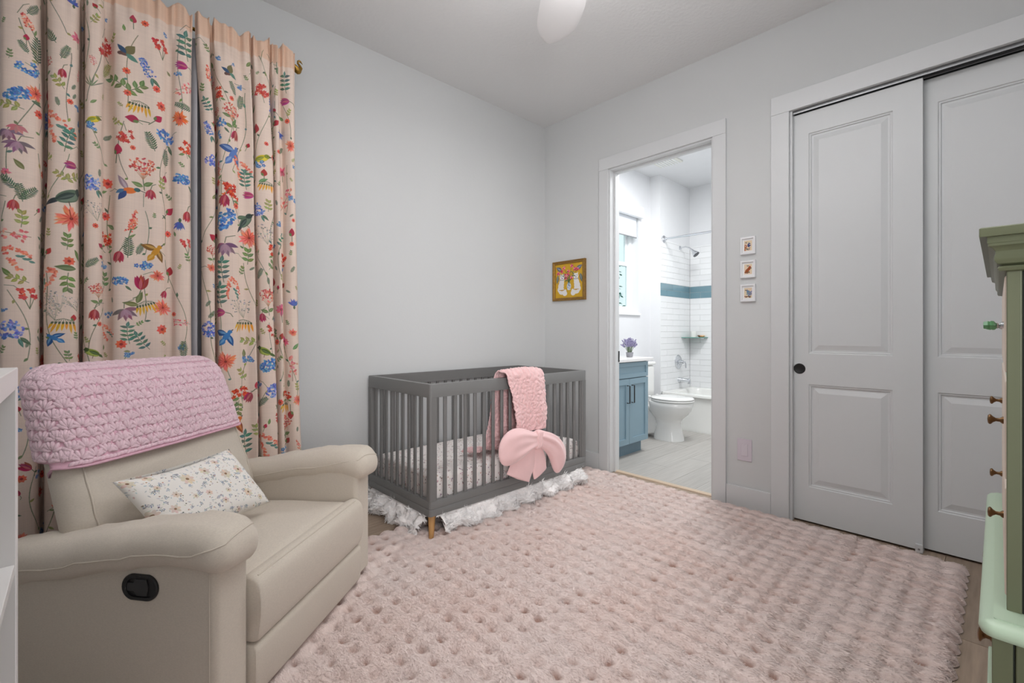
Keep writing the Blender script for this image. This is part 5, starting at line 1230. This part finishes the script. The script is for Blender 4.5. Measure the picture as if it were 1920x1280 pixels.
# ------------------------------------------------------------------ pictures on the door wall
def frame_ring(y0, y1, z0, z1, w, x, prof):
    """mitred moulding on the wall plane x (faces -x); prof: (distance in from the outer edge, height off the wall)"""
    def rg(d, h): return [(x - h, y0 + d, z0 + d), (x - h, y1 - d, z0 + d), (x - h, y1 - d, z1 - d), (x - h, y0 + d, z1 - d)]
    return MB().loft([rg(d, h) for d, h in prof], caps=False)
r = thing('gold_framed_painting', 'gold framed painting of two white animals beside a flower vase on yellow', 'picture', (XB, 2.56, 1.40))
M_GOLD = mat('gilt_frame', (156, 120, 62), .38, metal=.7, var=.25, vscale=60)
y0, y1, z0, z1 = 2.380, 2.738, 1.405, 1.752
frame_ring(y0, y1, z0, z1, .03, XB, [(0, 0), (0, .024), (.004, .030), (.011, .028), (.015, .022), (.020, .024), (.026, .020), (.026, .010)]).build('frame', M_GOLD, r, smooth=30)
m = MB()
for k in range(34):
    t = y0 + .016 + (y1 - y0 - .032)*k/33; s = z0 + .016 + (z1 - z0 - .032)*k/33
    for p in ((XB - .023, t, z0 + .0175), (XB - .023, t, z1 - .0175), (XB - .023, y0 + .0175, s), (XB - .023, y1 - .0175, s)): m.ball(p, .003, .004, .004, nu=6, nv=4)
m.build('beading', mat('gilt_bead', (186, 150, 92), .35, metal=.7, var=.2), r)['kind'] = 'stuff'
W_, H_ = y1 - y0 - .05, z1 - z0 - .05; cv = Canvas(1, 1, 420, (206, 164, 52)); random.seed(12)
for k in range(500): cv.ell(random.random(), random.random(), .02, .012, random.uniform(0, 3), jit((204, 162, 52), 16), .35)
def S(pts, w, c): cv.line(pts, w, c)
for sx in (-1, 1):
    f = lambda x: .5 + sx*x
    bx = [(f(.25), .52), (f(.27), .44), (f(.29), .35), (f(.30), .25), (f(.26), .17)]
    for (x, y), (a, b_) in zip(bx, [(.085, .06), (.095, .09), (.105, .11), (.12, .10), (.11, .07)]): cv.ell(x, y, a, b_, 0, (226, 224, 222))
    cv.ell(f(.15), .13, .085, .075, 0, (228, 226, 224)); cv.ell(f(.14), .20, .05, .05, 0, (228, 226, 224))
    S([(f(.20), .225), (f(.26), .215), (f(.31), .23)], .022, (190, 150, 60)); S([(f(.16), .235), (f(.36), .23)], .012, (178, 140, 60))
    cv.ell(f(.25), .615, .088, .080, 0, (230, 228, 226)); cv.ell(f(.25), .60, .05, .045, 0, (236, 234, 234))
    for e in (-1, 1): S([(f(.25) + e*.036 - .012, .640), (f(.25) + e*.036 + .008, .625)], .016, (90, 88, 110)); cv.petal(f(.25) + e*.05, .665, .06, .04, 1.57 - e*.4, (226, 222, 218))
    S([(f(.25), .60), (f(.25), .58)], .018, (90, 90, 130)); S([(f(.22), .570), (f(.25), .577), (f(.28), .570)], .012, (100, 98, 120)); S([(f(.17), .530), (f(.33), .530)], .016, (120, 120, 140))
    for q in range(9): cv.ell(f(.31) + random.uniform(-.08, .08), random.uniform(.25, .6), .012, .006, random.uniform(0, 3), (206, 206, 212), .8)
    cv.petal(f(.26), .80, .24, .12, (.5 if sx > 0 else PI - .5), (96, 104, 124)); cv.petal(f(.26), .80, .22, .04, (.5 if sx > 0 else PI - .5), (150, 156, 170))
    cv.petal(f(.40), .68, .26, .10, -1.35 if sx > 0 else -1.75, (98, 108, 104)); cv.petal(f(.40), .68, .22, .03, -1.35 if sx > 0 else -1.75, (150, 158, 150))
cv.ell(.5, .33, .075, .10, 0, (210, 218, 226)); cv.ell(.5, .43, .05, .03, 0, (130, 150, 160)); cv.ell(.5, .25, .06, .03, 0, (214, 222, 230))
for q in range(16): cv.ell(.5 + random.uniform(-.045, .045), .32 + random.uniform(-.07, .07), .014, .010, random.uniform(0, 3), (112, 132, 170))
for x, y in ((.32, .88), (.60, .92), (.49, .78), (.24, .79), (.11, .73), (.71, .82), (.81, .80), (.38, .66), (.38, .56), (.60, .58), (.47, .66)):
    S([(.5, .44), ((x + .5)/2, (y + .44)/2 + .05), (x, y)], .012, (70, 96, 70))
    for q in range(9): a = random.uniform(0, 6.28); cv.petal(x, y, .065, .042, a, jit(random.choice([(206, 78, 108), (222, 112, 132), (188, 52, 88), (230, 150, 160)]), 12))
for q in range(14): cv.petal(.5 + random.uniform(-.2, .2), random.uniform(.5, .8), .07, .03, random.uniform(0, 6.28), (82, 108, 82))
def art(name, y0, y1, z0, z1, x, cvs, root):
    m = MB(); n = 2
    m.v = [(x, y1, z0), (x, y0, z0), (x, y0, z1), (x, y1, z1)]; m.f = [(0, 1, 2, 3)]
    return m.build(name, print_mat(name + root.name, cvs.a, .7), root, smooth=0, uv=np.array([(0, 0), (1, 0), (1, 1), (0, 1)], float))
art('canvas', y0 + .025, y1 - .025, z0 + .025, z1 - .025, XB - .012, cv, r)

M_WF = mat('white_frame', (234, 235, 237), .4, var=.01)
def small_pic(zc, label, kind):
    y0, y1, z0, z1 = 1.0485, 1.1385, zc - .0555, zc + .0555
    r = thing('small_framed_picture', label, 'picture', (XB, 1.0935, z0), group='small white framed pictures beside the doorway')
    frame_ring(y0, y1, z0, z1, .01, XB, [(0, 0), (0, .016), (.0015, .018), (.011, .018), (.012, .016), (.012, .004)]).build('frame', M_WF, r, smooth=30)
    MB().box(XB - .008, XB - .003, y0 + .011, y1 - .011, z0 + .011, z1 - .011).build('mount', mat('white_mount_card', (238, 238, 238), .9, var=.01), r, smooth=0)
    cv = Canvas(.050, .068, 5200, (226, 206, 176)); random.seed(kind)
    for q in range(60): cv.ell(random.uniform(0, .05), random.uniform(0, .068), .006, .004, random.uniform(0, 3), jit((228, 208, 182), 14), .4)
    if kind == 1:
        for q in range(26): cv.ell(.032 + random.gauss(0, .006), .036 + random.gauss(0, .007), .004, .003, random.uniform(0, 3), jit((76, 84, 124), 18))
        for q in range(14): cv.ell(.030 + random.gauss(0, .008), .012 + random.gauss(0, .004), .003, .002, random.uniform(0, 3), jit((60, 62, 72), 12))
        for q in range(18): cv.ell(.010 + random.gauss(0, .005), .022 + random.gauss(0, .010), .005, .003, random.uniform(0, 3), jit((176, 112, 84), 18))
        cv.petal(.012, .052, .009, .005, .6, (86, 84, 84)); cv.petal(.012, .052, .009, .005, 2.3, (86, 84, 84))
    elif kind == 2:
        for q in range(40): t = random.random(); cv.ell(.008 + t*.032 + random.gauss(0, .003), .016 + t*.030 + random.gauss(0, .005), .006, .004, .8, jit((160, 84, 44), 18))
        for q in range(16): cv.ell(random.uniform(.006, .036), random.gauss(.012, .003), .004, .002, 0, jit((110, 66, 44), 14))
        cv.petal(.024, .054, .010, .006, .5, (80, 96, 104)); cv.petal(.024, .054, .010, .006, 2.5, (80, 96, 104)); cv.petal(.044, .036, .008, .006, 1.4, (80, 100, 106))
    else:
        for q in range(44): t = random.random(); cv.ell(.020 + t*.026 + random.gauss(0, .004), .044 - t*.024 + random.gauss(0, .007), .006, .004, random.uniform(0, 3), jit((120, 130, 162), 20))
        for q in range(14): cv.ell(random.uniform(.004, .045), random.gauss(.009, .003), .004, .003, 0, jit((118, 84, 66), 16))
        cv.petal(.012, .050, .010, .006, .5, (74, 76, 84)); cv.petal(.012, .050, .010, .006, 2.5, (74, 76, 84))
    art('watercolour', y0 + .022, y1 - .022, z0 + .0235, z1 - .0235, XB - .0085, cv, r)
small_pic(1.681, 'topmost of three small white framed watercolours beside the doorway', 1)
small_pic(1.531, 'middle small white framed watercolour with a rust brown animal', 2)
small_pic(1.380, 'lowest of three small white framed watercolours beside the doorway', 3)

# ------------------------------------------------------------------ ceiling fan (one blade reaches into the picture)
M_FAN = mat('white_fan', (246, 247, 248), .35, var=.01)
FX, FY = 1.25, 1.01
fan = thing('ceiling_fan', 'white ceiling fan with smooth curved blades', 'ceiling fan', (FX, FY, 2.4))
MB().lathe([(.07, 3.0), (.075, 2.985), (.06, 2.95), (.02, 2.935), (.0, 2.935)][::-1], Matrix.Translation((FX, FY, 0)), 24).build('canopy', M_FAN, fan)
MB().tube([(FX, FY, 2.94), (FX, FY, 2.62)], .0125, 12).build('downrod', M_FAN, fan)
MB().lathe([(0, 2.45), (.08, 2.452), (.115, 2.475), (.125, 2.52), (.11, 2.57), (.06, 2.615), (.02, 2.64), (0, 2.64)], Matrix.Translation((FX, FY, 0)), 32).build('motor_housing', M_FAN, fan)
mL = bpy.data.materials.new('lamp_glass'); mL.use_nodes = True; bb = mL.node_tree.nodes['Principled BSDF']; bb.inputs['Base Color'].default_value = (.9, .9, .88, 1); bb.inputs['Emission Color'].default_value = (1, .98, .95, 1); bb.inputs['Emission Strength'].default_value = 2.0
MB().lathe([(0, 2.422), (.05, 2.424), (.075, 2.434), (.080, 2.451), (0, 2.451)], Matrix.Translation((FX, FY, 0)), 28).build('light_kit', mL, fan)
BA = math.radians(48.2)
for k in range(3):
    a0 = BA + k*2*PI/3; ca, sa = math.cos(a0), math.sin(a0); rings = []
    for i in range(26):
        t = i/25; rad = .09 + .600*t; c = .060 + .030*math.sin(PI*min(t*1.05, 1))**.8 + .012*t
        end = 1.0 if t < .72 else math.sqrt(max(1 - ((t - .72)/.285)**2, .0004)); c *= end
        off = -.020*math.sin(PI*t) + .012*t; tw = math.radians(16 - 8*t); zc = 2.535 + .030*t*t
        ring = []
        for q in range(16):
            p = 2*PI*q/16; w, h_ = c*math.cos(p), .006*math.sin(p)*(.4 + .6*end) + .010*math.cos(p)**2*0
            lx, lz = off + w*math.cos(tw) - h_*math.sin(tw), w*math.sin(tw) + h_*math.cos(tw)
            ring.append((FX + rad*ca - lx*sa, FY + rad*sa + lx*ca, zc + lz))
        rings.append(ring)
    MB().loft(rings).build('blade', M_FAN, fan, smooth=70)

# ------------------------------------------------------------------ white cube shelf at the left edge
M_SHELF = mat('white_laminate', (232, 230, 228), .35, var=.01)
SX0, SX1, SY1 = -.465, -.076, 1.19
sh_ = thing('cube_shelf', 'white open cube shelf next to the recliner arm', 'shelf', (-.27, .6, 0))
ST, SZT, SW = .036, 1.068, .336
ncol = 3; SY0 = SY1 - ncol*SW - ST
for k, yy in enumerate((SY1 - ST, SY0)): MB().box(SX0, SX1, yy, yy + ST, .0, SZT - ST).build('side_panel', M_SHELF, sh_, bevel=.0015)
for k in range(1, ncol): MB().box(SX0, SX1 - .002, SY0 + ST/2 + k*SW - .008 + ST/2, SY0 + ST + k*SW + .008, ST, SZT - ST).build('divider', M_SHELF, sh_, bevel=.001)
MB().box(SX0, SX1, SY0, SY1, SZT - ST, SZT).build('top_board', M_SHELF, sh_, bevel=.0015)
MB().box(SX0, SX1, SY0 + ST, SY1 - ST, 0, ST).build('bottom_board', M_SHELF, sh_, bevel=.0015)
for zz in (.375, .715): MB().box(SX0, SX1 - .002, SY0 + ST, SY1 - ST, zz, zz + .018).build('shelf_board', M_SHELF, sh_, bevel=.001)
MB().box(SX0 - .002, SX0 + .004, SY0 + .004, SY1 - .004, .004, SZT - .004).build('back_board', M_SHELF, sh_, smooth=0)

# ------------------------------------------------------------------ mint green dresser with a smaller chest on top
M_MINT = mat('sage_paint', (178, 198, 174), .38, var=.03, vscale=4)
M_CREAM = mat('cream_paint', (214, 198, 182), .42, var=.02, vscale=4)
M_GAP = mat('painted_gap_shade', (40, 44, 36), .8, var=.05)  # dark strip in the panel groove, the gap's shade put into its colour
M_OLIVE = mat('dark_olive_sage', (102, 107, 82), .4, var=.03, vscale=4)  # sides, stiles and crown: darker and more olive than the sage parts
dr = thing('dresser', 'sage green dresser with cream drawers and brass knobs opposite the curtains', 'dresser', (1.42, -.22, 0))
X0, X1, TZ = 1.005, 1.845, .690
# base carcass, top board with rounded nosing
BYF = .0065
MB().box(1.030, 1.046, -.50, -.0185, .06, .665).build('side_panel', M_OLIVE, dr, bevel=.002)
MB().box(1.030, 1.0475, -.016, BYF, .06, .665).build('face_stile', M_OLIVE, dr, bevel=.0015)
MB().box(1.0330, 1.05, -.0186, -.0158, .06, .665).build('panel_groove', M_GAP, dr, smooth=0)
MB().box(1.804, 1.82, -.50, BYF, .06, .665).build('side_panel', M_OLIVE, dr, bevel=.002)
MB().box(1.046, 1.804, -.50, -.485, .06, .665).build('back_panel', M_MINT, dr, smooth=0)
MB().box(1.046, 1.804, -.485, BYF - .012, .06, .075).build('bottom_board', M_MINT, dr, smooth=0)
MB().loft([rect(X0 + e, X1 - e, -.52 + e, .021 - e, z, max(.020 - e, .004), 5) for e, z in ((.010, .6645), (.003, .667), (0, .674), (.001, .681), (.006, .6865), (.014, TZ - .0006), (.016, TZ))]).build('top_board', M_MINT, dr, smooth=50)
MB().loft([rect(X0 + .018, X1 - .018, -.50, .0045, z, .004, 3) for z in (TZ - .0005, TZ + .0016)]).build('top_inlay', M_MINT, dr, smooth=40)
M_KN = mat('knob_brass', (112, 84, 56), .38, metal=.85, var=.1)
M_KCH = mat('knob_chrome', (200, 202, 204), .18, metal=1.0)
M_JADE = mat('jade_glass', (96, 160, 110), .12, var=.05, coat=.4)
def knob(par, x, y, z, s=1.0):
    M_ = Matrix.Translation((x, y, z)) @ Matrix.Rotation(-PI/2, 4, 'X')
    MB().lathe([(.0075*s, -.002), (.0070*s, .002), (.0038*s, .005), (.0034*s, .010), (.0060*s, .0135), (.0100*s, .0165), (.0103*s, .0185), (.0078*s, .0205), (0, .0212)], M_, 18).build('knob', M_KN, par, smooth=60)
def drawer(name, x0, x1, z0, z1, yb, yf, m_, knobs, s=1.0):
    d = MB().box(x0, x1, yb, yf, z0, z1).build(name, m_, dr, bevel=.004)
    for kx, kz in knobs: knob(d, kx, yf, kz, s)
    return d
drawer('drawer_front', 1.050, 1.800, .500, .655, -.015, .0050, M_CREAM, ((1.21, .574), (1.64, .574)), 1.25)
drawer('drawer_front', 1.050, 1.800, .290, .492, -.015, .0050, M_CREAM, ((1.21, .395), (1.64, .395)), 1.25)
drawer('drawer_front', 1.042, 1.808, .080, .276, -.015, .0180, M_MINT, ((1.21, .18), (1.64, .18)), 1.25)
for xx in (1.035, 1.785):
    for yy in (-.495, -.035): MB().box(xx, xx + .03, yy, yy + .03, 0, .062).build('foot', M_MINT, dr, bevel=.003)
# upper chest
UY = -.0095
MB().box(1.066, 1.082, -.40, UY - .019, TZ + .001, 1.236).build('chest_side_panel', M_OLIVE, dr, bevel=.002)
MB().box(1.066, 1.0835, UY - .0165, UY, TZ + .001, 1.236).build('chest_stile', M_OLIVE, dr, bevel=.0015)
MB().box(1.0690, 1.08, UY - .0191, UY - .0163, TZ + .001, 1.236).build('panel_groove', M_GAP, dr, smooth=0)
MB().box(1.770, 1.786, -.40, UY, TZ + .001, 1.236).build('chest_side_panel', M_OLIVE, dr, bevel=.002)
MB().box(1.082, 1.770, -.40, -.39, TZ + .001, 1.236).build('chest_back_panel', M_MINT, dr, smooth=0)
d = drawer('drawer_front', 1.086, 1.766, .705, .880, -.03, UY + .002, M_CREAM, ((1.245, .793), (1.60, .793)), .92)
d = drawer('drawer_front', 1.086, 1.766, .892, 1.052, -.03, UY + .002, M_CREAM, ((1.245, .967), (1.60, .967)), .92)
d = MB().box(1.086, 1.766, -.03, UY + .002, 1.064, 1.222).build('drawer_front', M_CREAM, dr, bevel=.004)
for kx in (1.235, 1.61):
    M_ = Matrix.Translation((kx, UY + .002, 1.143)) @ Matrix.Rotation(-PI/2, 4, 'X')
    k = MB().lathe([(.006, 0), (.0055, .004), (.003, .006), (.0045, .0085), (.003, .0105), (0, .0105)], M_, 14).build('knob_shank', M_KCH, d)
    MB().lathe([(.004, .0095), (.0085, .0125), (.0092, .016), (.0078, .0175), (.0088, .0205), (.0072, .026), (0, .0268)], M_, 6).build('glass_knob', M_JADE, k, smooth=0)
MB().box(1.082, 1.770, -.03, UY - .0005, .880, .892).box(1.082, 1.770, -.03, UY - .0005, 1.052, 1.064).build('drawer_rail', M_MINT, dr, bevel=.001)
# crown: bead, ogee cove, frieze and cap, carried round front and sides
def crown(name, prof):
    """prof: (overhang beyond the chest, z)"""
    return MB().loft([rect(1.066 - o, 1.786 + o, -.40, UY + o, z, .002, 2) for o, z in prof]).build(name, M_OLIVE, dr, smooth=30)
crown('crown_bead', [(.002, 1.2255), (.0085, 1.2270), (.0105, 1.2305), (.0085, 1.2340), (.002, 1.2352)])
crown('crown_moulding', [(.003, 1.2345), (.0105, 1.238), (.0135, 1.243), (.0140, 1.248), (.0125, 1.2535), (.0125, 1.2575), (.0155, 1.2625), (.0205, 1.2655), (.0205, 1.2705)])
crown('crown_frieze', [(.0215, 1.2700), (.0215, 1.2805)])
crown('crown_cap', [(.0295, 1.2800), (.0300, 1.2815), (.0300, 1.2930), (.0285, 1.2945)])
